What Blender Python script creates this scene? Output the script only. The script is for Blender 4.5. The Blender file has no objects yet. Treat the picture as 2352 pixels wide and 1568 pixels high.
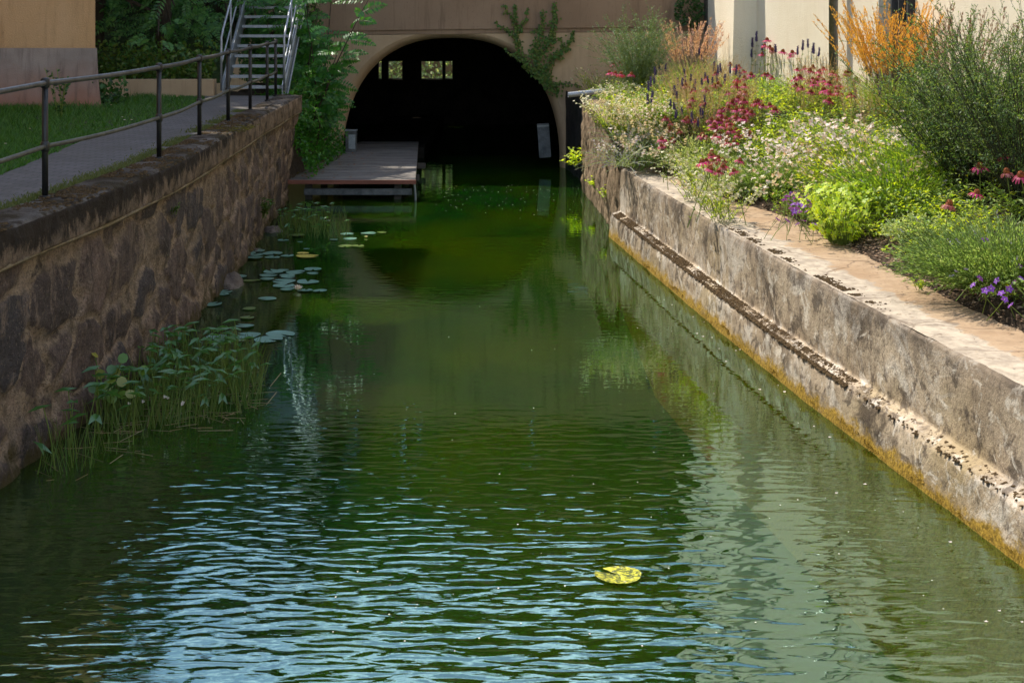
import bpy, math, random
from mathutils import Vector, noise, Matrix
R = math.radians
sc = bpy.context.scene
random.seed(7)
# ------------------------------------------------------------------ camera
CAMZ = 3.5
cd = bpy.data.cameras.new('camera'); cam = bpy.data.objects.new('camera', cd); sc.collection.objects.link(cam)
cam.location = (0, 0, CAMZ); cam.rotation_euler = (R(90), 0, 0)
cd.lens = 55; cd.sensor_width = 36; cd.shift_y = -774/2352; cd.clip_start = .1; cd.clip_end = 800
cd.dof.use_dof = True; cd.dof.focus_distance = 15.5; cd.dof.aperture_fstop = 5.6
sc.camera = cam
# ------------------------------------------------------------------ world, sun, exposure
SUN_EL, SUN_AZ = R(52), R(40)            # azimuth: to the left of +Y
w = bpy.data.worlds.new('World'); sc.world = w; w.use_nodes = True
nt = w.node_tree; N = nt.nodes; L = nt.links; N.clear()
out = N.new('ShaderNodeOutputWorld'); bg = N.new('ShaderNodeBackground'); bg.inputs[1].default_value = .15
sky = N.new('ShaderNodeTexSky'); sky.sky_type = 'NISHITA'; sky.sun_disc = False
sky.sun_elevation = SUN_EL; sky.sun_rotation = -SUN_AZ; sky.air_density = 1.0; sky.dust_density = .6
tc = N.new('ShaderNodeTexCoord'); mp = N.new('ShaderNodeMapping'); mp.inputs['Scale'].default_value = (1, 1, 2.6); mp.inputs['Location'].default_value = (.3, .2, .45)
nz = N.new('ShaderNodeTexNoise'); nz.inputs['Scale'].default_value = 3.2; nz.inputs['Detail'].default_value = 7; nz.inputs['Roughness'].default_value = .6
rp = N.new('ShaderNodeValToRGB'); rp.color_ramp.elements[0].position = .5; rp.color_ramp.elements[1].position = .66
mx = N.new('ShaderNodeMix'); mx.data_type = 'RGBA'; mx.inputs[7].default_value = (10.5, 12, 14, 1)
L.new(tc.outputs['Generated'], mp.inputs[0]); L.new(mp.outputs[0], nz.inputs[0]); L.new(nz.outputs[0], rp.inputs[0])
L.new(rp.outputs[0], mx.inputs[0]); L.new(sky.outputs[0], mx.inputs[6]); L.new(mx.outputs[2], bg.inputs[0]); L.new(bg.outputs[0], out.inputs[0])
sd = bpy.data.lights.new('sun', 'SUN'); sd.energy = 4.4; sd.angle = R(.5); sd.color = (1, .9, .73)
so = bpy.data.objects.new('sun', sd); sc.collection.objects.link(so)
sv = Vector((-math.sin(SUN_AZ)*math.cos(SUN_EL), math.cos(SUN_AZ)*math.cos(SUN_EL), math.sin(SUN_EL)))
so.rotation_euler = sv.to_track_quat('Z', 'Y').to_euler(); so.location = (-10, 20, 30)
vs = sc.view_settings; vs.view_transform = 'Standard'; vs.look = 'None'; vs.exposure = .62; vs.gamma = 1; vs.use_curve_mapping = False
try: sc.render.engine = 'CYCLES'
except Exception: pass
sc.cycles.max_bounces = 6; sc.cycles.transparent_max_bounces = 6; sc.cycles.caustics_reflective = False; sc.cycles.caustics_refractive = False

# ------------------------------------------------------------------ helpers
F, CX, HY = 3593.0, 1176.0, 10.0         # photograph measured at 2352 px wide
def P(x, y, d): return Vector(((x-CX)*d/F, d, CAMZ-(y-HY)*d/F))
def G(x, y, z=0.0): return P(x, y, F*(CAMZ-z)/(y-HY))
def lerp(pts, d):
    if d <= pts[0][0]: a, b = pts[0], pts[1]
    elif d >= pts[-1][0]: a, b = pts[-2], pts[-1]
    else:
        for i in range(len(pts)-1):
            if pts[i][0] <= d <= pts[i+1][0]: a, b = pts[i], pts[i+1]; break
    return a[1]+(b[1]-a[1])*(d-a[0])/(b[0]-a[0])
def leftX(d): return lerp([(-8, -4.1), (8, -3.95), (11.4, -3.72), (13.4, -3.58), (15.9, -3.48), (18.4, -3.54), (22.7, -3.69), (28, -3.81)], d)
def rightX(d): return lerp([(-8, 5.9), (0, 4.75), (6, 3.88), (10.07, 3.29), (13.9, 2.73), (16.86, 2.37), (23.6, 1.62), (29.5, 1.35), (33.4, 1.05)], d)
def ledgeW(d): return lerp([(0, .75), (12.8, .78), (16, .92), (18, .98), (20.5, .55), (23.6, .62)], min(d, 23.6))
def wallX(d): return 4.6+.13*(29.5-d)
GZ = 1.86
def bedz(x, d):
    if d < 23.6:
        s = max(0, x-rightX(d)-ledgeW(d)); z = 1.04+min(s*.3, .9)
        t = max(0, min(1, (d-22.6)/1.0)); return z*(1-t)+max(z, 1.6)*t
    return 1.62+min(max(0, x-rightX(d)-.3)*.08, .25)
def head(x, y, h):                       # where the ray through a pixel is h above the bed
    d = 9.0
    while d < 32.8:
        p = P(x, y, d)
        if p.x > wallX(d)-.12 or p.z <= bedz(p.x, d)+h: return p
        d += .1
    return p
U = random.uniform
def rv(s=1): return Vector((U(-s, s), U(-s, s), U(-s, s)))
def perp(d):
    a = Vector((0, 0, 1)) if abs(d.z) < .9 else Vector((1, 0, 0))
    return d.cross(a).normalized()

class MB:
    def __init__(s): s.v = []; s.f = []; s.m = []; s.cur = 0; s.cols = None
    def face(s, pts):
        n = len(s.v); s.v.extend([tuple(p) for p in pts]); s.f.append(tuple(range(n, n+len(pts)))); s.m.append(s.cur)
    def box(s, c, sz, rot=0, top=None):
        x, y, z = sz[0]/2, sz[1]/2, sz[2]/2; cr, sr = math.cos(rot), math.sin(rot); n = len(s.v)
        for k in (-1, 1):
            q = top if (top and k == 1) else 1
            for i, j in ((-1, -1), (1, -1), (1, 1), (-1, 1)):
                a, b = i*x*q, j*y*q
                s.v.append((c[0]+a*cr-b*sr, c[1]+a*sr+b*cr, c[2]+k*z))
        for f in ((0, 3, 2, 1), (4, 5, 6, 7), (0, 1, 5, 4), (1, 2, 6, 5), (2, 3, 7, 6), (3, 0, 4, 7)):
            s.f.append(tuple(n+i for i in f)); s.m.append(s.cur)
    def span(s, a, b): s.box([(a[i]+b[i])/2 for i in range(3)], [abs(b[i]-a[i]) for i in range(3)])
    def tube(s, path, rad, sides=6, cap=True):
        n0 = len(s.v); K = len(path)
        if not hasattr(rad, '__len__'): rad = [rad]*K
        path = [Vector(p) for p in path]
        u = None
        for i, p in enumerate(path):
            t = (path[min(i+1, K-1)]-path[max(i-1, 0)])
            t = t.normalized() if t.length > 1e-9 else Vector((0, 0, 1))
            if u is None: u = perp(t)
            u = (u-t*u.dot(t)); u = u.normalized() if u.length > 1e-6 else perp(t)
            v = t.cross(u)
            for k in range(sides):
                a = 2*math.pi*k/sides
                s.v.append(tuple(p+(u*math.cos(a)+v*math.sin(a))*rad[i]))
        for i in range(K-1):
            for k in range(sides):
                a = n0+i*sides+k; b = n0+i*sides+(k+1) % sides
                s.f.append((a, b, b+sides, a+sides)); s.m.append(s.cur)
        if cap and sides > 2:
            s.f.append(tuple(n0+k for k in reversed(range(sides)))); s.m.append(s.cur)
            s.f.append(tuple(n0+(K-1)*sides+k for k in range(sides))); s.m.append(s.cur)
    def blade(s, p, d, L_, W_, nrm=None):       # a pointed leaf, one quad
        d = d.normalized(); n = nrm or rv(); sd_ = d.cross(n)
        sd_ = sd_.normalized()*W_*.5 if sd_.length > 1e-6 else perp(d)*W_*.5
        m = p+d*L_*.45
        s.face([p, m+sd_, p+d*L_, m-sd_])
    def leaf(s, p, d, L_, W_, up=Vector((0, 0, 1)), droop=.25, fold=.2):   # a bent, folded leaf of four faces
        d = d.normalized(); sd_ = d.cross(up)
        sd_ = sd_.normalized() if sd_.length > 1e-6 else perp(d)
        n = sd_.cross(d)
        m = p+d*L_*.42; t = p+d*L_-n*L_*droop; h = n*W_*fold
        q = len(s.v)
        s.v.extend([tuple(p), tuple(m+sd_*W_*.5+h), tuple(m), tuple(m-sd_*W_*.5+h), tuple(t)])
        for f in ((0, 1, 2), (0, 2, 3), (1, 4, 2), (2, 4, 3)): s.f.append(tuple(q+i for i in f)); s.m.append(s.cur)
    def tri(s, p, d, L_, W_):
        sd_ = perp(d)*W_*.5; s.face([p-sd_, p+sd_, p+d*L_])
    def blob(s, c, r, sq=1.0, seg=6, rings=3, jit=.15):
        n0 = len(s.v)
        for i in range(rings+1):
            ph = math.pi/2*i/rings
            for k in range(seg):
                a = 2*math.pi*k/seg; rr = r*(1+U(-jit, jit))
                s.v.append((c[0]+rr*math.cos(ph)*math.cos(a), c[1]+rr*math.cos(ph)*math.sin(a), c[2]+rr*sq*math.sin(ph)))
        for i in range(rings):
            for k in range(seg):
                a = n0+i*seg+k; b = n0+i*seg+(k+1) % seg
                s.f.append((a, b, b+seg, a+seg)); s.m.append(s.cur)
    def grid(s, fn, nu, nv, flip=False, attr=None):
        n0 = len(s.v)
        for i in range(nu+1):
            for j in range(nv+1):
                s.v.append(tuple(fn(i/nu, j/nv)))
        for i in range(nu):
            for j in range(nv):
                a = n0+i*(nv+1)+j; f = (a, a+1, a+nv+2, a+nv+1)
                s.f.append(tuple(reversed(f)) if flip else f); s.m.append(s.cur)
    def build(s, name, mats, parent=None, smooth=False, origin=None):
        me = bpy.data.meshes.new(name)
        vv = s.v
        if origin is not None and parent is None: vv = [(a-origin[0], b-origin[1], c-origin[2]) for a, b, c in vv]
        me.from_pydata(vv, [], s.f)
        if not isinstance(mats, (list, tuple)): mats = [mats]
        for m in mats: me.materials.append(m)
        if len(mats) > 1: me.polygons.foreach_set('material_index', s.m)
        if smooth: me.polygons.foreach_set('use_smooth', [True]*len(me.polygons))
        if s.cols: 
            ca = me.color_attributes.new('stone', 'FLOAT_COLOR', 'POINT')
            ca.data.foreach_set('color', [c for q in s.cols for c in q])
        me.update()
        o = bpy.data.objects.new(name, me); sc.collection.objects.link(o)
        if parent: 
            o.parent = parent
            if origin is not None: pass
        if origin is not None and parent is None: o.location = origin
        return o
def tag(o, label=None, cat=None, group=None, kind=None):
    if label: o['label'] = label
    if cat: o['category'] = cat
    if group: o['group'] = group
    if kind: o['kind'] = kind
    return o
def thing(name, label, cat, loc=(0, 0, 0), group=None, rz=0, sc_=1):
    o = bpy.data.objects.new(name, None); sc.collection.objects.link(o); o.location = loc; o.rotation_euler = (0, 0, rz)
    o.scale = (sc_, sc_, sc_); o.empty_display_size = .1
    return tag(o, label, cat, group)
def dup(root, loc, rz=0, s=1, tilt=(0, 0), label=None, group=None):
    r = root.copy(); sc.collection.objects.link(r); r.location = loc; r.rotation_euler = (tilt[0], tilt[1], rz); r.scale = (s, s, s)
    if label: r['label'] = label
    if group: r['group'] = group
    for ch in list(root.children):
        c = ch.copy(); sc.collection.objects.link(c); c.parent = r
        for g in ch.children:
            e = g.copy(); sc.collection.objects.link(e); e.parent = c
    return r
class Proto:                                  # the first placing moves the prototype itself, later ones copy it
    def __init__(s, root): s.root = root; s.used = False
    def put(s, loc, rz=0, sc_=1, tilt=(0, 0), label=None, group=None):
        if not s.used:
            s.used = True; r = s.root; r.location = loc; r.rotation_euler = (tilt[0], tilt[1], rz); r.scale = (sc_,)*3
            if label: r['label'] = label
            if group: r['group'] = group
            return r
        return dup(s.root, loc, rz, sc_, tilt, label, group)

# ------------------------------------------------------------------ materials
class NT:
    def __init__(s, name):
        s.m = bpy.data.materials.new(name); s.m.use_nodes = True; s.t = s.m.node_tree; s.t.nodes.clear()
        s.out = s.t.nodes.new('ShaderNodeOutputMaterial')
    def n(s, k, **kw):
        o = s.t.nodes.new('ShaderNode'+k)
        for a, b in kw.items(): setattr(o, a, b)
        return o
    def l(s, a, b): s.t.links.new(a, b)
    def val(s, sock, v):
        if hasattr(v, 'links') or isinstance(v, bpy.types.NodeSocket): s.l(v, sock)
        else: sock.default_value = v
    def coord(s, scale=(1, 1, 1), loc=(0, 0, 0), kind='Object'):
        if kind == 'World': g = s.n('NewGeometry').outputs['Position']
        else: g = s.n('TexCoord').outputs[kind]
        m = s.n('Mapping'); m.inputs['Scale'].default_value = scale; m.inputs['Location'].default_value = loc
        s.l(g, m.inputs[0]); return m.outputs[0]
    def noise(s, co, scale, detail=4, rough=.55, dist=0):
        n = s.n('TexNoise'); n.inputs['Scale'].default_value = scale; n.inputs['Detail'].default_value = detail
        n.inputs['Roughness'].default_value = rough; n.inputs['Distortion'].default_value = dist; s.l(co, n.inputs['Vector']); return n.outputs[0]
    def ramp(s, v, stops, interp='LINEAR'):
        r = s.n('ValToRGB'); r.color_ramp.interpolation = interp; e = r.color_ramp.elements
        while len(e) < len(stops): e.new(.5)
        for i, (p, c) in enumerate(stops):
            e[i].position = p
            e[i].color = (c, c, c, 1) if not hasattr(c, '__len__') else (*c, 1)
        s.l(v, r.inputs[0]); return r.outputs[0]
    def mix(s, f, a, b, mode='MIX'):
        m = s.n('Mix', data_type='RGBA', blend_type=mode); s.val(m.inputs[0], f)
        for k, q in ((6, a), (7, b)):
            if hasattr(q, '__len__') and not isinstance(q, bpy.types.NodeSocket): m.inputs[k].default_value = (*q, 1)
            else: s.l(q, m.inputs[k])
        return m.outputs[2]
    def math(s, op, a, b=0.0, clamp=False):
        m = s.n('Math', operation=op, use_clamp=clamp); s.val(m.inputs[0], a); s.val(m.inputs[1], b); return m.outputs[0]
    def bump(s, h, strength=.5, dist=.02, nrm=None):
        b = s.n('Bump'); b.inputs['Strength'].default_value = strength; b.inputs['Distance'].default_value = dist; s.l(h, b.inputs['Height'])
        if nrm: s.l(nrm, b.inputs['Normal'])
        return b.outputs[0]
    def pbr(s, col, rough=.8, metal=0, bump=None, spec=.3):
        p = s.n('BsdfPrincipled'); s.val(p.inputs['Base Color'], (*col, 1) if (hasattr(col, '__len__') and not isinstance(col, bpy.types.NodeSocket)) else col)
        s.val(p.inputs['Roughness'], rough); p.inputs['Metallic'].default_value = metal; p.inputs['Specular IOR Level'].default_value = spec
        if bump: s.l(bump, p.inputs['Normal'])
        s.l(p.outputs[0], s.out.inputs[0]); return s.m

def m_simple(name, c1, c2, scale=8, rough=.8, metal=0, bump=.3, bd=.01, stretch=(1, 1, 1), spec=.3, lo=.35, hi=.65):
    t = NT(name); co = t.coord(stretch); n = t.noise(co, scale, 6, .6)
    n2 = t.noise(co, scale*6, 4, .6)
    c = t.mix(t.ramp(n, [(lo, 0), (hi, 1)]), c1, c2)
    c = t.mix(t.ramp(n2, [(.4, 0), (.62, .35)]), c, tuple(x*.55 for x in c1))
    return t.pbr(c, rough, metal, t.bump(n2, bump, bd), spec)
def m_leaf(name, cols, trans=.4, rough=.55, gloss=.035, tcol=1.6):
    t = NT(name); g = t.n('NewGeometry'); k = len(cols)
    c = t.ramp(g.outputs['Random Per Island'], [((i)/(k-1) if k > 1 else 0, cc) for i, cc in enumerate(cols)])
    d = t.n('BsdfDiffuse'); t.l(c, d.inputs[0]); tr = t.n('BsdfTranslucent')
    t.l(t.mix(1.0, c, (tcol, tcol*.95, tcol*.45), 'MULTIPLY'), tr.inputs[0])
    a = t.n('MixShader'); a.inputs[0].default_value = trans; t.l(d.outputs[0], a.inputs[1]); t.l(tr.outputs[0], a.inputs[2])
    gl = t.n('BsdfGlossy'); gl.inputs['Roughness'].default_value = rough; gl.inputs[0].default_value = (.9, .95, 1, 1)
    b = t.n('MixShader'); b.inputs[0].default_value = gloss; t.l(a.outputs[0], b.inputs[1]); t.l(gl.outputs[0], b.inputs[2])
    t.l(b.outputs[0], t.out.inputs[0]); return t.m

M = {}
M['lime'] = m_leaf('lime_foliage', [(.34, .48, .02), (.55, .66, .03), (.22, .38, .02), (.7, .68, .05)], .55)
M['green'] = m_leaf('green_foliage', [(.12, .26, .025), (.22, .38, .035), (.34, .46, .04), (.09, .2, .02)], .5)
M['greygreen'] = m_leaf('grey_green_foliage', [(.2, .33, .1), (.3, .45, .14), (.14, .25, .07), (.45, .55, .27)], .45)
M['silver'] = m_leaf('silver_foliage', [(.42, .5, .26), (.58, .66, .38), (.3, .42, .16)], .4)
M['dark'] = m_leaf('dark_foliage', [(.02, .07, .014), (.035, .11, .018), (.055, .14, .022), (.015, .045, .012)], .3)
M['bankgreen'] = m_leaf('bank_foliage', [(.03, .12, .018), (.055, .18, .02), (.09, .22, .03), (.02, .08, .015)], .35)
M['bushdark'] = m_leaf('bush_foliage', [(.06, .14, .03), (.1, .2, .045), (.25, .33, .1), (.04, .09, .02)], .4, gloss=.04)
M['ailan'] = m_leaf('pinnate_foliage', [(.03, .14, .015), (.05, .2, .02), (.09, .26, .025), (.02, .09, .02)], .4, .4, .03)
M['ivy'] = m_leaf('ivy_foliage', [(.04, .13, .012), (.08, .17, .015), (.13, .17, .02), (.03, .08, .01)], .3)
M['grass'] = m_leaf('grass_blades', [(.03, .1, .008), (.05, .16, .012), (.09, .2, .02), (.03, .08, .01)], .35)
M['drygrass'] = m_leaf('dry_moss_grass', [(.09, .12, .02), (.14, .15, .03), (.06, .09, .015)], .3)
M['bluegreen'] = m_leaf('blue_green_foliage', [(.12, .2, .11), (.18, .27, .15), (.08, .14, .08), (.27, .34, .22)], .35)
M['gold'] = m_leaf('golden_plume', [(.75, .4, .07), (.85, .52, .13), (.6, .28, .05)], .45, tcol=1.2)
M['pinkplume'] = m_leaf('pink_plume', [(.62, .34, .3), (.75, .52, .44), (.45, .22, .2)], .4, tcol=1.2)
M['brownplume'] = m_leaf('brown_plume', [(.2, .1, .06), (.28, .15, .09), (.14, .07, .05)], .3, tcol=1.2)
M['straw'] = m_leaf('straw_haze', [(.55, .4, .22), (.65, .48, .3), (.42, .36, .13)], .4, tcol=1.2)
M['petal'] = m_leaf('magenta_petal', [(.5, .015, .16), (.6, .04, .26), (.35, .01, .08), (.6, .08, .3)], .45, tcol=1.4)
M['petaldark'] = m_leaf('crimson_petal', [(.32, .01, .06), (.42, .02, .12), (.25, .008, .05)], .4, tcol=1.3)
M['petalold'] = m_leaf('faded_petal', [(.4, .1, .1), (.3, .06, .07), (.5, .2, .2)], .35, tcol=1.2)
M['white'] = m_leaf('white_petal', [(.88, .84, .78), (.88, .7, .66), (.9, .88, .84), (.85, .5, .47)], .35, tcol=1.0)
M['cream'] = m_leaf('cream_petal', [(.7, .66, .42), (.75, .7, .55), (.6, .6, .3)], .3, tcol=1.1)
M['purple'] = m_leaf('purple_petal', [(.2, .05, .5), (.28, .08, .6), (.35, .1, .5)], .35, tcol=1.1)
M['lav'] = m_leaf('lavender_petal', [(.2, .17, .38), (.3, .27, .5), (.25, .22, .35)], .3, tcol=1.1)
M['spike'] = m_leaf('dark_purple_spike', [(.05, .035, .11), (.09, .06, .18), (.04, .03, .07)], .15, tcol=1.1)
M['stem'] = m_leaf('green_stem', [(.14, .22, .03), (.2, .26, .05)], .25)
M['stemdry'] = m_leaf('dry_stem', [(.3, .22, .1), (.22, .17, .07)], .15, tcol=1.1)
M['stemdark'] = m_leaf('dark_stem', [(.05, .045, .02), (.04, .05, .02)], .05, tcol=1.1)
M['cone'] = m_simple('orange_cone', (.1, .025, .01), (.42, .11, .015), 60, .7, bump=.6)
M['moss'] = m_simple('brown_moss', (.06, .036, .016), (.15, .095, .04), 30, .95, bump=.8)
M['mossgreen'] = m_simple('sun_patch_moss', (.05, .04, .008), (.16, .13, .015), 14, .95, bump=.8)
M['bark'] = m_simple('bark', (.04, .03, .02), (.09, .07, .05), 14, .9, stretch=(1, 1, .25), bump=.8)
M['iron'] = m_simple('black_painted_iron', (.012, .012, .013), (.03, .029, .028), 10, .42, .2, .25, .004, spec=.5)
M['railgrey'] = m_simple('weathered_grey_rail', (.07, .065, .055), (.14, .135, .1), 9, .55, .3, .3, .004)
M['railtop'] = m_simple('worn_steel_rail', (.07, .065, .062), (.15, .14, .14), 6, .42, .5, .3, .003)
M['galv'] = m_simple('galvanised_steel', (.3, .33, .37), (.45, .48, .52), 9, .42, .55, .15, .003)
M['zinc'] = m_simple('zinc_pipe', (.14, .145, .15), (.24, .24, .245), 5, .38, .7, .1, .003)
M['wood'] = m_simple('grey_deck_boards', (.11, .1, .095), (.27, .25, .235), 3, .65, stretch=(.5, 3, 3), bump=.8)
M['fascia'] = m_simple('red_brown_board', (.2, .075, .05), (.32, .13, .09), 4, .7, stretch=(.3, 3, 3))
M['beam'] = m_simple('weathered_beam', (.06, .052, .045), (.13, .115, .1), 5, .8, stretch=(.5, 3, 3))
M['soil'] = m_simple('soil', (.035, .022, .014), (.08, .055, .035), 12, .95, bump=1, bd=.03)
M['ground'] = m_simple('grassy_ground', (.02, .04, .008), (.05, .08, .015), 5, .95, bump=1, bd=.03)
M['mulch'] = m_leaf('bark_chips', [(.3, .2, .14), (.18, .11, .07), (.42, .32, .24), (.1, .06, .04)], .0, gloss=.0)
M['dimstone'] = m_simple('recess_shade_stone', (.012, .012, .012), (.035, .032, .028), 5, .6, bump=.9, bd=.04)  # shade on the recessed wall stretch is put into this dark colour
M['dimplaster'] = m_simple('tunnel_shade_stone', (.02, .018, .016), (.04, .036, .03), 3, .95, bump=.6, bd=.03, spec=.0)  # darkness of the tunnel interior is put into the near-black base colour
M['plate'] = m_simple('grey_metal_plate', (.08, .085, .088), (.17, .175, .18), 7, .5, .3)
M['boulder'] = m_simple('boulder', (.1, .075, .06), (.2, .16, .13), 5, .9, bump=.9, bd=.03)
M['frame'] = m_simple('dark_grey_frame', (.04, .043, .045), (.06, .062, .065), 5, .5)
M['framelight'] = m_simple('light_grey_frame', (.3, .31, .3), (.36, .37, .36), 5, .5)
M['rooftile'] = m_simple('roof_tiles', (.2, .07, .04), (.28, .11, .07), 8, .85)
M['pinkwall'] = m_simple('pink_plaster', (.5, .3, .24), (.55, .35, .28), 4, .9)
M['speck'] = m_simple('pale_speck', (.6, .6, .5), (.7, .7, .6), 4, .8)

def m_stucco(name, a, b, stain, scale=1.2, grain=60, bd=.008, gs=.5, stk=.5):
    t = NT(name); co = t.coord((1, 1, 1), kind='World'); n = t.noise(co, scale, 7, .6); g = t.noise(co, grain, 5, .7)
    s = t.noise(t.coord((3.5, 3.5, .35), kind='World'), 2.2, 6, .65)
    c = t.mix(t.ramp(n, [(.35, 0), (.65, 1)]), a, b)
    c = t.mix(t.ramp(s, [(.52, 0), (.72, stk)]), c, stain)
    c = t.mix(t.ramp(t.noise(co, 25, 3, .6), [(.62, 0), (.75, stk*.7)]), c, stain)
    c = t.mix(t.ramp(t.noise(t.coord((9, 9, 3.5), kind='World'), 4, 7, .75), [(.6, 0), (.68, stk)]), c, tuple(x*.6 for x in stain))
    return t.pbr(c, .92, 0, t.bump(g, gs, bd), .2)
M['cream_wall'] = m_stucco('cream_stucco', (.78, .7, .55), (.84, .77, .63), (.6, .51, .38), .7, 45, .02, .7, .25)
M['yellow_wall'] = m_stucco('ochre_stucco', (.64, .4, .2), (.7, .46, .25), (.42, .24, .12), 1.0, 40, .015, .6, .6)
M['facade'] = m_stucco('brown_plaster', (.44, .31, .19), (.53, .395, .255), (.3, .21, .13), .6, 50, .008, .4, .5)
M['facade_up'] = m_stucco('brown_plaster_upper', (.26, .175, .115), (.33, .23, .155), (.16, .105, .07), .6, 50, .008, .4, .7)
def m_plinth():
    t = NT('stained_plinth'); co = t.coord(kind='World'); n = t.noise(co, 1.4, 7, .6)
    z = t.n('SeparateXYZ'); t.l(co, z.inputs[0])
    c = t.mix(t.ramp(n, [(.35, 0), (.65, 1)]), (.32, .27, .24), (.44, .37, .33))
    zz = t.math('ADD', z.outputs[2], t.math('MULTIPLY', n, .7))
    c = t.mix(t.ramp(t.math('MULTIPLY', t.math('SUBTRACT', 3.2, zz), .9), [(.25, 0), (.95, 1)]), c, (.36, .16, .1))
    s = t.noise(t.coord((3, 3, .3), kind='World'), 3, 6, .65)
    c = t.mix(t.ramp(s, [(.5, 0), (.75, .7)]), c, (.12, .09, .08))
    return t.pbr(c, .9, 0, t.bump(t.noise(co, 45, 5, .7), .5, .01), .2)
M['plinth'] = m_plinth()
def m_concrete(top=False):
    t = NT('ledge_concrete' if top else 'stained_concrete')
    co = t.coord(kind='World'); xyz = t.n('SeparateXYZ'); t.l(co, xyz.inputs[0]); X, Y, Z = xyz.outputs
    big = t.noise(co, 1.1, 6, .6); grain = t.noise(co, 38, 6, .7); mid = t.noise(co, 7, 6, .65)
    if top:
        c = t.mix(t.ramp(big, [(.35, 0), (.65, 1)]), (.34, .235, .15), (.44, .33, .23))
        c = t.mix(t.ramp(mid, [(.42, .35), (.58, 0)]), c, (.25, .17, .11))
        a = t.n('Attribute', attribute_name='stone'); f = t.n('SeparateColor'); t.l(a.outputs['Color'], f.inputs[0])
        edge = t.math('ADD', f.outputs[0], t.math('MULTIPLY', t.math('SUBTRACT', t.noise(co, 3.5, 6, .65), .5), .55))
        c = t.mix(t.ramp(edge, [(.32, 1), (.36, 0)]), c, t.mix(t.ramp(mid, [(.4, 0), (.6, 1)]), (.33, .28, .23), (.5, .43, .35)))
        c = t.mix(t.ramp(t.noise(co, 12, 6, .7), [(.58, 0), (.68, .7)]), c, (.16, .12, .085))
        v = t.n('TexVoronoi', feature='DISTANCE_TO_EDGE'); v.inputs['Scale'].default_value = .75
        wv = t.n('VectorMath', operation='ADD'); nn = t.n('TexNoise'); nn.inputs['Scale'].default_value = 3; t.l(co, nn.inputs['Vector'])
        sc2 = t.n('VectorMath', operation='SCALE'); sc2.inputs['Scale'].default_value = .35; t.l(nn.outputs['Color'], sc2.inputs[0]); t.l(co, wv.inputs[0]); t.l(sc2.outputs[0], wv.inputs[1]); t.l(wv.outputs[0], v.inputs['Vector'])
        crack = t.ramp(v.outputs['Distance'], [(.004, 1), (.016, 0)])
        c = t.mix(t.math('MULTIPLY', crack, .55), c, (.1, .07, .05))
        h = t.math('ADD', t.math('MULTIPLY', grain, .5), mid)
        return t.pbr(c, .92, 0, t.bump(h, .6, .02), .2)
    sco = t.coord((1.4, .75, .9), kind='World')
    st = t.noise(sco, 1.15, 9, .7, .6); st2 = t.noise(t.coord((2, 1.1, 1.2), (5, 3, 1), 'World'), 1.1, 9, .74, .9)
    c = t.mix(t.ramp(big, [(.33, 0), (.67, 1)]), (.33, .255, .18), (.52, .425, .32))
    c = t.mix(t.ramp(t.noise(t.coord(loc=(9, 4, 2), kind='World'), .55, 4, .5), [(.52, 0), (.66, .6)]), c, (.42, .33, .17))
    c = t.mix(t.ramp(st, [(.5, 0), (.58, .9)]), c, (.085, .062, .045))
    c = t.mix(t.ramp(st2, [(.52, 0), (.62, .8)]), c, (.66, .61, .55))
    c = t.mix(t.ramp(mid, [(.5, 0), (.68, .6)]), c, (.09, .07, .055))
    c = t.mix(t.ramp(t.noise(co, 18, 5, .7), [(.6, 0), (.68, .7)]), c, (.06, .045, .035))
    sp = t.noise(t.coord((5, 2.6, 3), (1, 8, 2), 'World'), 1.3, 8, .75, .6); sp2 = t.noise(t.coord((6, 3, 3.5), (6, 1, 5), 'World'), 1.3, 8, .75, .6)
    c = t.mix(t.ramp(sp, [(.53, 0), (.59, .75)]), c, (.07, .052, .042))
    c = t.mix(t.ramp(sp2, [(.55, 0), (.61, .8)]), c, (.7, .64, .56))
    # lime edge and dark wash just under the arris
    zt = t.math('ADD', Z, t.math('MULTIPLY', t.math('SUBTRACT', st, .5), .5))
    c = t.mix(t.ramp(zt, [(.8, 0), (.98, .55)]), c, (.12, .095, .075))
    # waterline algae: a real ochre deposit up to ~15 cm above the water
    za = t.math('ADD', Z, t.math('MULTIPLY', t.math('SUBTRACT', t.noise(t.coord((3, 1.5, 3), kind='World'), 2.5, 7, .75), .5), .42))
    za = t.math('ADD', za, t.math('MULTIPLY', t.math('SUBTRACT', big, .5), -.1))
    al = t.mix(t.ramp(grain, [(.4, 0), (.6, 1)]), (.16, .1, .012), (.42, .27, .04))
    c = t.mix(t.ramp(za, [(.06, 1), (.14, 0)]), c, al)
    h = t.math('ADD', t.math('MULTIPLY', grain, .6), t.math('ADD', mid, t.math('MULTIPLY', st, .7)))
    return t.pbr(c, .9, 0, t.bump(h, .7, .02), .25)
M['concrete'] = m_concrete(); M['ledge'] = m_concrete(True)
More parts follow.
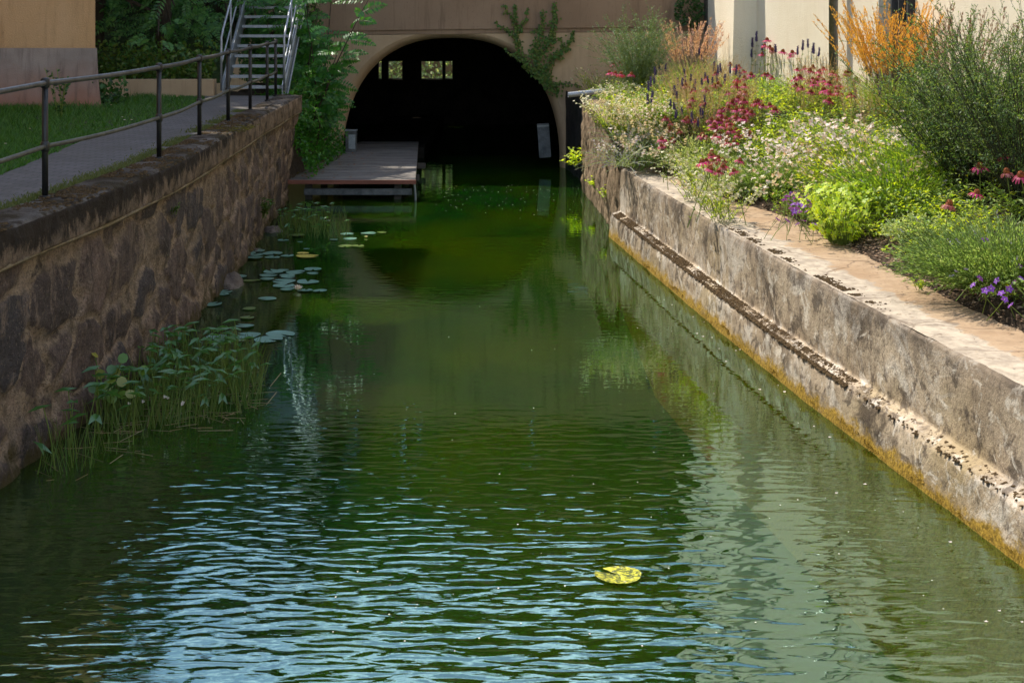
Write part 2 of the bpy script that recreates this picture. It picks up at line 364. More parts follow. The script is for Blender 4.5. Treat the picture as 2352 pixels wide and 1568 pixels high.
def m_rubble():
    t = NT('rubble_stone'); co = t.coord(kind='World')
    a = t.n('Attribute', attribute_name='stone'); s = t.n('SeparateColor'); t.l(a.outputs['Color'], s.inputs[0])
    st = t.ramp(s.outputs[0], [(0, (.075, .058, .055)), (.25, (.2, .135, .105)), (.5, (.09, .078, .08)), (.75, (.26, .17, .13)), (1, (.14, .115, .105))])
    grain = t.noise(co, 30, 7, .7); mid = t.noise(co, 6, 6, .65)
    st = t.mix(t.ramp(mid, [(.38, 0), (.66, .75)]), st, (.05, .036, .032))
    st = t.mix(t.ramp(t.noise(co, 14, 6, .7), [(.56, 0), (.68, .55)]), st, (.2, .14, .1))
    mort = t.mix(t.ramp(mid, [(.35, 0), (.6, 1)]), (.17, .125, .085), (.42, .3, .2))
    e = t.math('ADD', s.outputs[1], t.math('MULTIPLY', t.math('SUBTRACT', t.noise(co, 9, 7, .75), .5), .95))
    c = t.mix(t.ramp(e, [(.16, 0), (.36, 1)]), mort, st)
    sk = t.noise(t.coord((3, 1.6, .8), kind='World'), 2, 8, .7)
    c = t.mix(t.ramp(sk, [(.54, 0), (.66, .75)]), c, (.035, .025, .02))
    c = t.mix(t.ramp(t.noise(t.coord((3, 2, .8), (7, 2, 0), 'World'), 2.2, 8, .7), [(.52, 0), (.62, .65)]), c, (.4, .28, .2))
    c = t.mix(t.ramp(t.noise(t.coord(loc=(3, 3, 3), kind='World'), 70, 2, .5), [(.73, 0), (.76, .6)]), c, (.55, .5, .45))
    c = t.mix(t.ramp(t.noise(co, 45, 6, .8), [(.38, .75), (.5, 0)]), c, (.04, .03, .025))
    c = t.mix(t.ramp(t.noise(t.coord(loc=(5, 1, 2), kind='World'), 38, 6, .8), [(.55, 0), (.66, .6)]), c, (.42, .32, .24))
    xyz = t.n('SeparateXYZ'); t.l(co, xyz.inputs[0])
    za = t.math('ADD', xyz.outputs[2], t.math('MULTIPLY', t.math('SUBTRACT', mid, .5), .8))
    c = t.mix(t.ramp(za, [(.02, .9), (.2, 0)]), c, (.07, .05, .01))
    return t.pbr(c, .88, 0, t.bump(t.math('ADD', grain, mid), 1.0, .045), .25)
M['rubble'] = m_rubble()
def m_coping(top):
    t = NT('mossy_coping_top' if top else 'stained_coping_face'); co = t.coord(kind='World')
    mid = t.noise(co, 5, 7, .65); grain = t.noise(co, 40, 6, .7)
    if top:
        c = t.mix(t.ramp(mid, [(.4, 0), (.6, 1)]), (.05, .038, .028), (.17, .15, .135))
        c = t.mix(t.ramp(t.noise(co, 2.5, 5, .6), [(.47, 0), (.56, .95)]), c, (.04, .028, .012))
    else:
        c = t.mix(t.ramp(mid, [(.4, 0), (.6, 1)]), (.1, .072, .05), (.27, .19, .13))
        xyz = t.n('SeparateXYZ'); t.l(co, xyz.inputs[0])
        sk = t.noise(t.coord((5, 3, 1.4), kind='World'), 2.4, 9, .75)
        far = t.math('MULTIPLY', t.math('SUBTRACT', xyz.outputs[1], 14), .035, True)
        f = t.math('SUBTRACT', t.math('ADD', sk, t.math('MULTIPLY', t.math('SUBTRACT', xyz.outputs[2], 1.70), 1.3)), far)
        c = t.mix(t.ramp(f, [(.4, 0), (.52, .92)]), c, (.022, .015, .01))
    return t.pbr(c, .92, 0, t.bump(t.math('ADD', mid, grain), .9, .025), .2)
M['coping'] = m_coping(True); M['copingface'] = m_coping(False)
M['band'] = m_simple('mortar_band', (.13, .1, .06), (.28, .21, .12), 8, .9)
def m_pavers():
    t = NT('grey_pavers'); co = t.coord(kind='World'); b = t.n('TexBrick'); m = t.n('Mapping'); m.inputs['Rotation'].default_value = (0, 0, R(4)); t.l(co, m.inputs[0])
    t.l(m.outputs[0], b.inputs['Vector']); b.inputs['Scale'].default_value = 1; b.inputs['Brick Width'].default_value = .2; b.inputs['Row Height'].default_value = .1
    b.inputs['Mortar Size'].default_value = .006; b.inputs['Color1'].default_value = (.1, .095, .1, 1); b.inputs['Color2'].default_value = (.14, .13, .135, 1); b.inputs['Mortar'].default_value = (.035, .035, .03, 1)
    c = t.mix(t.ramp(t.noise(co, 1.3, 5, .6), [(.4, 0), (.65, .5)]), b.outputs[0], (.075, .07, .06))
    return t.pbr(c, .8, 0, t.bump(t.math('ADD', t.math('MULTIPLY', b.outputs['Fac'], -1), t.math('MULTIPLY', t.noise(co, 60, 4, .6), .4)), .5, .006), .3)
M['pavers'] = m_pavers()
def m_water():
    t = NT('canal_water'); g = t.n('NewGeometry'); xyz = t.n('SeparateXYZ'); t.l(g.outputs['Position'], xyz.inputs[0]); Y = xyz.outputs[1]
    r1 = t.noise(t.coord((2.6, 6.4, 1), kind='World'), 1.4, 1.2, .4, .5)
    r2 = t.noise(t.coord((2.4, 9, 1), (3, 1, 0), 'World'), 1.6, 3, .5, .2)
    r3 = t.noise(t.coord((.5, 1.2, 1), (8, 3, 0), 'World'), .8, 2, .5)
    near = t.n('MapRange'); near.interpolation_type = 'SMOOTHERSTEP'; t.l(Y, near.inputs[0]); near.inputs[1].default_value = 14.5; near.inputs[2].default_value = 9; near.inputs[3].default_value = .09; near.inputs[4].default_value = 1
    patch = t.ramp(t.noise(t.coord((.25, .18, 1), (2, 7, 0), 'World'), 1, 2, .5), [(.35, .55), (.62, 1)])
    h = t.math('ADD', t.math('MULTIPLY', r1, 1.0), t.math('ADD', t.math('MULTIPLY', r2, .2), t.math('MULTIPLY', r3, .5)))
    h = t.math('MULTIPLY', h, t.math('MULTIPLY', near.outputs[0], patch))
    nb = t.bump(h, 1.0, WAVE)
    fr = t.n('Fresnel'); fr.inputs[0].default_value = 1.34; t.l(nb, fr.inputs['Normal'])
    gl = t.n('BsdfGlossy'); gl.inputs['Roughness'].default_value = .015; gl.inputs[0].default_value = (.58, .84, .78, 1); t.l(nb, gl.inputs['Normal'])
    df = t.n('SubsurfaceScattering', falloff='BURLEY'); df.inputs['Scale'].default_value = .7; df.inputs['Radius'].default_value = (.5, 1, .4)
    c = t.mix(t.ramp(t.noise(t.coord((.5, .3, 1), kind='World'), 1, 3, .5), [(.35, 0), (.65, 1)]), (.008, .05, .006), (.036, .078, .002)); t.l(c, df.inputs[0])
    tr = t.n('BsdfTransparent'); tr.inputs[0].default_value = (.72, .68, .16, 1)
    a = t.n('MixShader'); a.inputs[0].default_value = .55; t.l(df.outputs[0], a.inputs[1]); t.l(tr.outputs[0], a.inputs[2])
    b = t.n('MixShader'); t.l(t.math('ADD', .32, t.math('MULTIPLY', fr.outputs[0], .3), True), b.inputs[0]); t.l(a.outputs[0], b.inputs[1]); t.l(gl.outputs[0], b.inputs[2])
    t.l(b.outputs[0], t.out.inputs[0]); return t.m
WAVE = .0155
M['water'] = m_water()
M['bedmud'] = m_simple('canal_bed_mud', (.02, .025, .006), (.04, .045, .01), 2, .95)
def m_pad(name, a, b, vein):
    t = NT(name); co = t.coord((1, 1, 1)); n = t.noise(co, 22, 5, .7)
    c = t.mix(t.ramp(n, [(.4, 0), (.6, 1)]), a, b)
    return t.pbr(c, .28, 0, t.bump(n, .3, .004), 1.0)
M['pad'] = m_pad('lily_pad', (.09, .22, .17), (.15, .3, .24), 0)  # mirrored sky is put into the bluish base colour
M['padgreen'] = m_pad('green_lily_pad', (.06, .11, .015), (.12, .17, .03), 0)
M['padyellow'] = m_pad('yellow_lily_pad', (.55, .42, .06), (.68, .55, .12), 0)
def m_padsun():
    t = NT('mottled_yellow_pad'); co = t.coord(); n = t.noise(co, 3.2, 8, .8, 1.2)
    c = t.mix(t.ramp(n, [(.49, 0), (.52, 1)]), (.05, .07, .004), (.6, .58, .03))
    c = t.mix(t.ramp(t.noise(co, 3.5, 4, .6), [(.6, 0), (.66, .8)]), c, (.7, .7, .45))
    return t.pbr(c, .35, 0, t.bump(n, .3, .004), .5)
M['padsun'] = m_padsun()

# ------------------------------------------------------------------ setting: water, ground, canal bed
mb = MB(); mb.grid(lambda u, v: (-6+13*v, -10+56.5*u, 0), 1, 1, False); o = mb.build('canal_water', M['water']); tag(o, 'dark green rippling canal water running into the tunnel', 'water', kind='structure')
mb = MB(); mb.face([(-6, -10, -.9), (7, -10, -.9), (7, 47, -.9), (-6, 47, -.9)]); tag(mb.build('canal_bed', M['bedmud']), 'muddy bed under the canal water', 'ground', kind='structure')
mb = MB()
mb.face([(-6.2, 27.9, GZ), (-300, 27.9, GZ), (-300, -200, GZ), (-6.2, -200, GZ)])
mb.face([(-4.05, 27.9, GZ), (-6.2, 27.9, GZ), (-6.2, -12, GZ), (-4.05, -12, GZ)])
tag(mb.build('ground', M['ground']), 'grassy ground left of the canal', 'ground', kind='structure')
# bank behind the low wall, rising to the level above the tunnel
mb = MB()
def bank(u, v):
    x = -30+24.8*v; y = 28.1+5.2*u; return (x, y, 2.1+3.0*u**1.3+.15*noise.noise(Vector((x, y, 0))))
mb.grid(bank, 10, 40, True)
tag(mb.build('bank', M['ground']), 'steep planted bank behind the low wall', 'ground', kind='structure')
mb = MB()
def bank2(u, v):
    y = 27.95+5.4*u; xr = -4.0+.35*u; x = -5.25+(xr+5.25+.02)*v
    return (x, y, max(.38, GZ-1.45*max(0, (v-.35)/.65)**1.2-.3*u*v)+.08*noise.noise(Vector((x*2, y*2, 3))))
mb.grid(bank2, 14, 14, True)
tag(mb.build('earth_slope', M['soil']), 'earth slope beside the jetty', 'ground', kind='structure')
mb = MB()
mb.grid(lambda u, v: (-60+64.2*v, 33.75+11.4*u, 5.18), 1, 1, True)
mb.face([(-300, 33.4, 5.17), (-300, 300, 5.17), (-60, 300, 5.17), (-60, 33.4, 5.17)])
tag(mb.build('upper_ground', M['ground']), 'ground above the tunnel', 'ground', kind='structure')
mb = MB(); mb.face([(-60, 46.6, .3), (60, 46.6, .3), (60, 300, .3), (-60, 300, .3)]); tag(mb.build('courtyard_ground', M['pavers']), 'paved yard beyond the tunnel', 'ground', kind='structure')
# path
mb = MB(); ds = [-10+i*1.0 for i in range(39)]
def pathL(d): return lerp([(0, -4.75), (14.5, -4.85), (19, -5.15), (26.2, -5.15), (28, -5.5)], d)
for a, b in zip(ds[:-1], ds[1:]):
    b = min(b, 27.85)
    mb.face([(leftX(a)-.25, a, GZ+.012), (leftX(b)-.25, b, GZ+.012), (pathL(b), b, GZ+.012), (pathL(a), a, GZ+.012)][::-1])
tag(mb.build('path', M['pavers']), 'grey paved footpath behind the railing', 'path', kind='structure')

# ------------------------------------------------------------------ left retaining wall (rubble, coping)
wl = thing('retaining_wall', 'rubble stone canal wall with mossy coping below the iron railing', 'wall', (0, 0, 0))
mb = MB(); mb.cols = []
NV = 78; dd = []; d = 6.0
while d < 28.0: dd.append(d); d += .022 if d < 17 else .04
dd.append(28.0)
random.seed(3)
for d in dd:
    for j in range(NV+1):
        z = -1.0+2.6*j/NV
        q = Vector((d*1.2, z*2.0, 0)); q += Vector((noise.noise(q*2.6)*.24, noise.noise(q*2.6+Vector((9, 9, 9)))*.24, 0))
        dist, pts = noise.voronoi(q, distance_metric='DISTANCE', exponent=2.5)
        e = min(1, (dist[1]-dist[0])*2.6)
        cid = (math.sin(pts[0].x*127.1+pts[0].y*311.7)*43758.5) % 1
        bulge = .05*min(1, e*1.7)**.6+.03*noise.noise(Vector((d*3, z*3, 1)))+.014*noise.noise(Vector((d*12, z*12, 2)))+(cid-.5)*.03
        x = leftX(d)+bulge-.05+.12*max(0, .25-z)/1.25-.19*max(0, min(1, (d-22)/5))*max(0, 1.6-z)/1.6
        mb.v.append((x, d, z)); mb.cols.append((cid, e, 0, 1))
for i in range(len(dd)-1):
    for j in range(NV):
        a = i*(NV+1)+j; mb.f.append((a, a+NV+1, a+NV+2, a+1)); mb.m.append(0)
mb.build('stone_face', M['rubble'], wl, True)
mb = MB(); mb.span((-5.2, 27.6, -1), (leftX(28)-.22, 27.98, 1.6)); mb.build('wall_end', M['rubble'], wl)
mb = MB()
def cop(u, v):
    d = -10+37.99*u; j = .022*noise.noise(Vector((d*6, v*4, 0)))+.03*noise.noise(Vector((d*1.5, v, 5)))+.012*noise.noise(Vector((d*17, v*9, 2)))
    s = [(.04, 1.585), (.055, 1.60), (.06, 1.74), (.055, 1.85), (.02, 1.885), (-.15, 1.89), (-.36, 1.88), (-.40, 1.80)]
    k = min(int(v*7), 6); t = v*7-k; a, b = s[k], s[k+1]
    return (leftX(d)+a[0]+(b[0]-a[0])*t+j, d, a[1]+(b[1]-a[1])*t+j*.8)
mb.grid(cop, 900, 28, True); 
cf = mb; 
for i in range(len(cf.m)):
    cf.m[i] = 0 if (i % 28) < 13 else 1
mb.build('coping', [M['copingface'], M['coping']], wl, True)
mb = MB(); mb.span((leftX(28)-.42, 27.9, 1.6), (leftX(28)+.05, 28.02, 1.87)); mb.build('coping_end', M['copingface'], wl)
mb = MB(); mb.tube([(leftX(d)+.035, d, 1.58+.008*math.sin(d*1.7)) for d in [i*.5-2 for i in range(61)]], .018, 6); mb.build('mortar_band', M['band'], wl, True)
# moss on coping
mb = MB(); random.seed(11)
for i in range(5200):
    d = U(9.5, 23)**1.0; u_ = U(0, 1)
    s = noise.noise(Vector((d*1.3, 2, 2)))+.6*noise.noise(Vector((d*5, u_*4, 2)))
    if s < -.05: continue
    mb.blob((leftX(d)+.05-.38*u_, d, 1.885-.02*(u_ < .08)), U(.008, .022), .7, 5, 2, .3)
tag(mb.build('moss', [M['moss']], wl), kind='stuff')
# moss patch, the patch of sun on the coping put into its yellow
mb = MB(); c0 = G(530, 296, 1.88)
for i in range(420):
    mb.blob((c0.x+U(-.28, .28), c0.y+random.gauss(0, .3), 1.885), U(.008, .02), .6, 5, 2, .3)
mb.build('sun_patch_moss', M['mossgreen'], wl)
# boulders at the foot of the wall
mbs = [(468, 655, .34, 'flat boulder at the foot of the rubble wall beside lily pads'), (585, 530, .25, 'mossy boulder low on the rubble wall near the jetty reeds'), (562, 575, .18, 'small brown stone at the waterline of the rubble wall')]
for x, y, r, lab in mbs:
    p = G(x, y, .0); mb = MB(); c = Vector((leftX(p.y)+.04, p.y, -.12))
    def bf(u, v):
        a = 2*math.pi*u; ph = math.pi*(v-.5); q = Vector((math.cos(a)*math.cos(ph)*.7, math.sin(a)*math.cos(ph)*1.3, math.sin(ph)*.75))
        return c+q*r*(1+.35*noise.noise(q*2+c))
    mb.grid(bf, 22, 12); tag(mb.build('boulder', M['boulder'], None, True, tuple(c)), lab, 'boulder')

# ------------------------------------------------------------------ railing
rl = thing('railing', 'black iron railing with two horizontal rails along the canal path', 'railing', (0, 0, 0))
RP = [(-3.98, 6.6), (-3.98, 9.9), (-3.91, 13.1), (-3.70, 16.4), (-3.81, 19.07), (-3.92, 21.6), (-4.0, 23.9), (-4.1, 26.2), (-4.17, 27.6)]
for x, d in RP:
    mb = MB(); mb.tube([(x, d, 1.84), (x, d, 2.84)], .026, 10)
    for z in (2.84, 2.31): mb.tube([(x, d, z-.045), (x, d, z-.03), (x, d, z+.03), (x, d, z+.045)], [.027, .038, .038, .024], 10)
    mb.tube([(x, d, 1.875), (x, d, 1.9)], .045, 8)
    p = mb.build('post', M['iron'], rl, True)
def rail(z, r, name, mat, sag):
    pts = []
    for (x0, d0), (x1, d1) in zip(RP[:-1], RP[1:]):
        for k in range(6):
            t = k/6; pts.append((x0+(x1-x0)*t, d0+(d1-d0)*t, z-sag*math.sin(math.pi*t)))
    pts.append((*RP[-1], z)); mb = MB(); mb.tube(pts, r, 9); mb.build(name, mat, rl, True)
rail(2.84, .024, 'top_rail', M['railtop'], .012); rail(2.31, .02, 'lower_rail', M['railgrey'], .02)

# ------------------------------------------------------------------ yellow building (the unseen wing left of the frame is added to cast shade)
yb = thing('ochre_building', 'ochre rendered building with stained grey plinth left of the path', 'building', (-6.6, 25, GZ))
def child(mb, name, mat, parent, smooth=False):
    l = parent.location
    mb.v = [(a-l.x, b-l.y, c-l.z) for a, b, c in mb.v]
    return mb.build(name, mat, parent, smooth)
mb = MB(); fp4 = [(-6.66, 25), (-7.75, 28.6), (-22, 28.6), (-22, 25)]
for i in range(4):
    (xa, ya), (xb, yb_) = fp4[i], fp4[(i+1) % 4]; mb.face([(xa, ya, 2.78), (xb, yb_, 2.78), (xb, yb_, 9.6), (xa, ya, 9.6)])
mb.span((-8.45, 2, 1.8), (-22, 24.99, 14)); child(mb, 'wall', M['yellow_wall'], yb)
mb = MB()
def pl(u, v):
    z = GZ-.1+(2.8-GZ+.1)*v; f = .11*(1-v)**1.6
    if u < .5: t = u*2; return (-22+(22-6.62+f)*t, 24.96-f, z)
    t = (u-.5)*2; return (-6.62+f-1.1*t, 24.96-f+(3.6+f)*t, z)
mb.grid(pl, 2, 8); child(mb, 'plinth', M['plinth'], yb)
mb = MB(); mb.span((-6.1, 24.5, 9.6), (-22, 28.2, 9.8)); mb.span((-8.3, 1.5, 14), (-22, 25.5, 14.2)); child(mb, 'roof', M['rooftile'], yb)
# low pinkish wall
mb = MB(); mb.span((-8.5, 27.75, 1.8), (-5.3, 28.05, 2.16))
tag(mb.build('low_wall', M['facade'], None, False, (-6.9, 27.9, 1.8)), 'low pinkish stone kerb wall under the dark tree left of the stairs', 'wall')

# ------------------------------------------------------------------ metal stairs
st = thing('metal_staircase', 'galvanised steel outdoor staircase with railings at the end of the path', 'staircase', (-4.62, 27.9, GZ))
NST = 19; RISE, RUN = .178, .26
for k in range(NST):
    mb = MB(); y = .15+k*RUN; z = .17+k*RISE
    mb.box((0, y, z-.018), (.98, .012, .05)); mb.box((0, y+.24, z-.018), (.98, .012, .045))
    for q in range(14): mb.box((-.46+q*.07, y+.12, z-.012), (.004, .228, .02))
    for q in range(5): mb.box((0, y+.045+q*.038, z-.012), (.98, .003, .012))
    mb.build('tread', M['galv'], st)
slope = math.atan2(RISE, RUN); top = (NST*RUN, NST*RISE)
for s in (-1, 1):
    mb = MB(); x = s*.53
    a = Vector((x, .02, -.02)); n0 = len(mb.v)
    for xx in (x-.008, x+.008):
        for yy, zz in ((-.05, 0), (.36, 0), (top[0]+.2, top[1]-.17), (top[0]+.2, top[1]+.16), (-.05, .2)): mb.v.append((xx, yy, zz))
    mb.f += [(4, 3, 2, 1, 0), (5, 6, 7, 8, 9)]+[(i, (i+1) % 5, 5+(i+1) % 5, 5+i) for i in range(5)]; mb.m += [0]*7
    for zz0, zz1 in ((.0, .2),):
        mb.box((x+s*.03, top[0]/2, 0), (.001, .001, .001))
    mb.tube([(x+s*.03, -.03, .19), (x+s*.03, top[0]+.2, top[1]+.15)], .02, 4); mb.tube([(x+s*.03, .34, .0), (x+s*.03, top[0]+.2, top[1]-.16)], .02, 4)
    mb.build('stringer', M['galv'], st)
    hx = x+s*.03
    mb = MB()
    mb.tube([(hx, -.02, .1), (hx, -.02, 1.05), (hx, .12, 1.17), (hx, top[0]+.1, top[1]+1.13), (hx, top[0]+1.2, top[1]+1.13)], .021, 8); mb.build('handrail', M['galv'], st, True)
    mb = MB(); mb.tube([(hx, 0, .58), (hx, .1, .66), (hx, top[0]+.1, top[1]+.62)], .016, 8); mb.build('knee_rail', M['galv'], st, True)
    for k in range(5):
        y = .9+k*.98; mb = MB(); mb.tube([(hx, y, y*RISE/RUN+.05), (hx, y, y*RISE/RUN+1.06)], .017, 8); mb.build('baluster', M['galv'], st, True)

# ------------------------------------------------------------------ tunnel facade
FD = 33.4
fc = thing('tunnel_facade', 'brown rendered wall with the wide arched mouth of the canal tunnel', 'building', (-1.29, FD, 0))
AC, AW, AH = -1.31, 2.34, 2.77
def arch(t, w=AW, h=AH, z0=0.0):
    c, s = math.cos(t), math.sin(t); e = 2/2.35
    return (AC-w*math.copysign(abs(c)**e, c), z0+h*abs(s)**e)
NA = 64; ts = [math.pi*i/NA for i in range(NA+1)]
def bandz(x): return 2.84+(x+4)*.012
XL, XR = -30, 4.3
mb = MB()
ox = [arch(t, AW+.17, AH+.15) for t in ts]
# lower facade: from outer arch edge to band / sides
def outer(t, i):
    x, z = ox[i]
    return x, z
pts_out = []
for i, t in enumerate(ts):
    x, z = ox[i]
    mb_x = x
    pts_out.append((x, z))
for i in range(NA):
    (x0, z0), (x1, z1) = pts_out[i], pts_out[i+1]
    mb.face([(x0, FD, z0), (x1, FD, z1), (x1, FD, max(bandz(x1), z1)), (x0, FD, max(bandz(x0), z0))])
mb.face([(XL, FD, -1), (pts_out[0][0], FD, -1), (pts_out[0][0], FD, bandz(pts_out[0][0])), (XL, FD, bandz(XL)+.3)])
mb.face([(pts_out[-1][0], FD, -1), (XR, FD, -1), (XR, FD, bandz(XR)), (pts_out[-1][0], FD, bandz(pts_out[-1][0]))])
child(mb, 'lower_wall', M['facade'], fc)
mb = MB()                                # flared arch reveal
rings = [(AW+.17, AH+.15, FD), (AW+.09, AH+.09, FD+.04), (AW+.03, AH+.035, FD+.14), (AW, AH, FD+.32)]
def rev(u, v):
    k = min(int(v*3), 2); t = v*3-k; a, b = rings[k], rings[k+1]
    x, z = arch(math.pi*u, a[0]+(b[0]-a[0])*t, a[1]+(b[1]-a[1])*t); return (x, a[2]+(b[2]-a[2])*t, z-(1 if z < .001 else 0))
mb.grid(rev, NA, 6, True); child(mb, 'arch_reveal', M['facade'], fc, True)
mb = MB()                                # upper wall, set forward 4 cm
def up(u, v):
    x = XL+(XR-XL)*u; zb = max(bandz(x), 2.93 if abs(x-AC) < .9 else 0) ; zb = bandz(x)+.0
    return (x, FD-.035, zb+.09+(5.3-zb-.09)*v)
mb.grid(up, 40, 1, True)
mb.grid(lambda u, v: (XL+(XR-XL)*u, FD-.035*v+.001, bandz(XL+(XR-XL)*u)+.085+.005*v), 40, 1)
mb.grid(lambda u, v: (XL+(XR-XL)*u, FD, bandz(XL+(XR-XL)*u)-.01+.1*v), 40, 1, True)
mb.span((XL, FD-.06, 5.3), (XR, FD+.35, 5.42))
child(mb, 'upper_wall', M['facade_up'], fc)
mb = MB()                                # barrel vault
mb.grid(lambda u, v: (lambda q: (q[0], FD+.32+11.9*v, q[1]-(1 if q[1] < .001 else 0)))(arch(math.pi*u, AW+1.1*min(1, v*6), AH+.9*min(1, v*6))), 40, 24, True)
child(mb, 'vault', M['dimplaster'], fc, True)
# end wall with window openings
ED = 45.5
def wp(cx_, cy_): q = P((1100+cx_*.574)/1.7415, cy_*.574/1.7415, ED); return q.x, q.z
wins = [((716, 425), (745, 562)), ((785, 425), (890, 560)), ((1015, 422), (1170, 548)), ((1182, 422), (1240, 548))]
mb = MB(); zt = wp(0, 424)[1]; zb = wp(0, 556)[1]
xs = [-6]; 
for a, b in wins: xs += [wp(*a)[0], wp(*b)[0]]
xs.append(5)
for i in range(0, len(xs), 2): mb.span((xs[i], ED, zb), (xs[i+1], ED+.25, zt))
mb.span((-6, ED, -1), (5, ED+.25, zb-.003)); mb.span((-6, ED, zt+.003), (5, ED+.25, 6))
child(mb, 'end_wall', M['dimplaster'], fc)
for (a, b) in wins:
    xa, xb = wp(*a)[0], wp(*b)[0]; w_ = MB()
    for q in (xa+.012, xb-.012): w_.span((q-.012, ED+.1, zb), (q+.012, ED+.14, zt))
    w_.span((xa+.026, ED+.1, zb+.0), (xb-.026, ED+.14, zb+.03)); w_.span((xa+.026, ED+.1, zt-.025), (xb-.026, ED+.14, zt))
    child(w_, 'window_frame', M['frame'], fc)
mb = MB(); mb.span((-3.55, FD+2.2, -.9), (-2.0, ED, .25)); child(mb, 'inner_ledge', M['dimplaster'], fc)
mb = MB(); mb.span((-6, FD+.5, 5.0), (4.2, ED+.2, 5.1)); child(mb, 'roof_slab', M['dimplaster'], fc)
# beyond the tunnel: pink house and hedge
mb = MB(); mb.span((-8, 50.5, .3), (-1.55, 56, 4)); tag(mb.build('pink_house', M['pinkwall'], None, False, (-4.8, 53, .3)), 'pink wall seen through the tunnel windows', 'building')

# white shrub-lit courtyard hedge
def leafmass(mb, c, r, n, L_, W_, fn='blade', shell=.5):
    for i in range(n):
        v = rv(); 
        while v.length > 1 or v.length < .05: v = rv()
        v = v.normalized()*(v.length**shell); p = Vector((c[0]+v.x*r[0], c[1]+v.y*r[1], c[2]+v.z*r[2]))
        d = (v+rv(.8)); mb.blade(p, d, U(.7, 1.3)*L_, U(.7, 1.3)*W_)
random.seed(5)
hg = thing('hedge', 'sunlit shrub seen through the small windows at the tunnel end', 'shrub', (-1.8, 49.6, .3))
mb = MB(); leafmass(mb, (0, 0, 1.4), (4.2, .8, 1.4), 5000, .16, .1); mb.build('foliage', M['silver'], hg)
mb = MB(); mb.tube([(0, 0, 0), (0, 0, 1.2)], .06, 6); mb.build('trunk', M['bark'], hg)

# objects by the arch
p = P((1100+532*.574)/1.7415, 1005*.574/1.7415, FD-.15)
gb = thing('utility_box', 'small grey metal box standing on the jetty at the left foot of the arch', 'box', (p.x, p.y, .365))
mb = MB(); mb.box((0, 0, .225), (.23, .16, .45)); mb.build('cabinet', M['plate'], gb); mb = MB(); mb.box((0, 0, .46), (.25, .18, .02)); mb.box((.02, -.083, .22), (.14, .006, .3)); mb.build('lid', M['galv'], gb)
p = P((1100+1882*.574)/1.7415, 1092*.574/1.7415, FD+.1)
fp = thing('fender_plate', 'grey rectangular plate leaning at the right inner side of the arch', 'panel', (p.x, FD-.05, p.z)); fp.rotation_euler = (0, R(-4), 0)
mb = MB(); mb.box((0, 0, .36), (.25, .09, .72)); mb.build('panel_board', M['plate'], fp)
mb = MB(); mb.box((0, -.05, .67), (.25, .012, .03)); mb.build('strap', M['zinc'], fp)

# ------------------------------------------------------------------ jetty
jt = thing('jetty', 'low wooden jetty with grey boards and red brown edge at the tunnel mouth', 'jetty', (-2.9, 27.85, 0))
nb_ = 30
mb = MB()
for k in range(nb_):
    y0 = 27.88+k*.265; xr = -1.73-.053*(y0-27.85); xl = -4.0+.06*max(0, y0-28.5)+(.05 if y0 > 33 else 0)
    if y0 > FD-.1: xl = -3.5
    mb.box(((xl+xr)/2, y0+.13, .338+U(-.003, .003)), (xr-xl, .25+U(0, .005), .04))
child(mb, 'deck_boards', M['wood'], jt)
mb = MB(); mb.box((-2.87, 27.86, .335), (2.32, .035, .07)); child(mb, 'fascia', M['fascia'], jt)
for y0, z0 in ((27.95, .155), (30.2, .155), (32.4, .155)):
    mb = MB(); mb.box((-2.75, y0, z0), (1.92, .09, .11)); child(mb, 'crossbeam', M['plate'] if y0 < 28 else M['beam'], jt)
for x0 in (-3.65, -2.05):
    for y0 in (28.1, 30.4, 32.6):
        mb = MB(); mb.box((x0, y0, .0), (.12, .12, .58)); mb.box((x0, y0, -.6), (.12, .12, .6)); child(mb, 'pile', M['beam'], jt)
mb = MB()
for k in range(1): mb.tube([(-1.74, 27.9, .3), (-1.72, 27.9, .1), (-1.72, 27.92, -.6)], .02, 6)
child(mb, 'edge_post', M['galv'], jt)
mb = MB(); random.seed(21)
for i in range(120): mb.blade(Vector((U(-3.8, -2.9) if i % 2 else U(-3.9, -3.6), U(28.2, 33), .362+U(0, .01))), Vector((U(-1, 1), U(-1, 1), .1)), .07, .05, Vector((U(-.3, .3), U(-.3, .3), 1)))
tag(mb.build('fallen_leaves', M['brownplume']), 'brown fallen leaves scattered along the jetty', 'leaves', kind='stuff')

# ------------------------------------------------------------------ right canal wall
wr = thing('canal_wall', 'low weathered concrete canal wall with mossy plinth below the flower bed', 'wall', (0, 0, 0))
def wfn(u, v):
    d = -8+31.6*u
    prof = [(-.75, -1.0), (-.17, -.03), (-.145, .12), (-.14, .25), (-.13, .32), (-.10, .365), (-.03, .385), (0.0, .40), (.0, .5), (.0, .95), (.012, 1.01), (.03, 1.03)]
    prof[0] = (-.17-.58*max(0, min(1, (22.5-d)/5)), -1.0)
    k = min(int(v*11), 10); t = v*11-k; a, b = prof[k], prof[k+1]; z = a[1]+(b[1]-a[1])*t
    j = .012*noise.noise(Vector((d*2, z*4, 0)))+.006*noise.noise(Vector((d*9, z*9, 0)))
    return (rightX(d)+a[0]+(b[0]-a[0])*t+j, d, z+j*.8)
mb = MB(); mb.grid(wfn, 900, 44, False); mb.build('wall_face', M['concrete'], wr, True)
mb = MB(); mb.cols = []
def lfn(u, v):
    d = -8+31.6*u; x0 = rightX(d)+.03; return (x0+1.6*v, d, 1.03+.006*noise.noise(Vector((d*3, v*8, 0)))+.004*noise.noise(Vector((d*14, v*20, 0))))
mb.grid(lfn, 700, 40); mb.cols = [((i % 41)/40*1.6*.9, 0, 0, 1) for i in range(len(mb.v))]
for i in range(len(mb.v)):
    pass
mb.build('ledge', M['ledge'], wr, True)
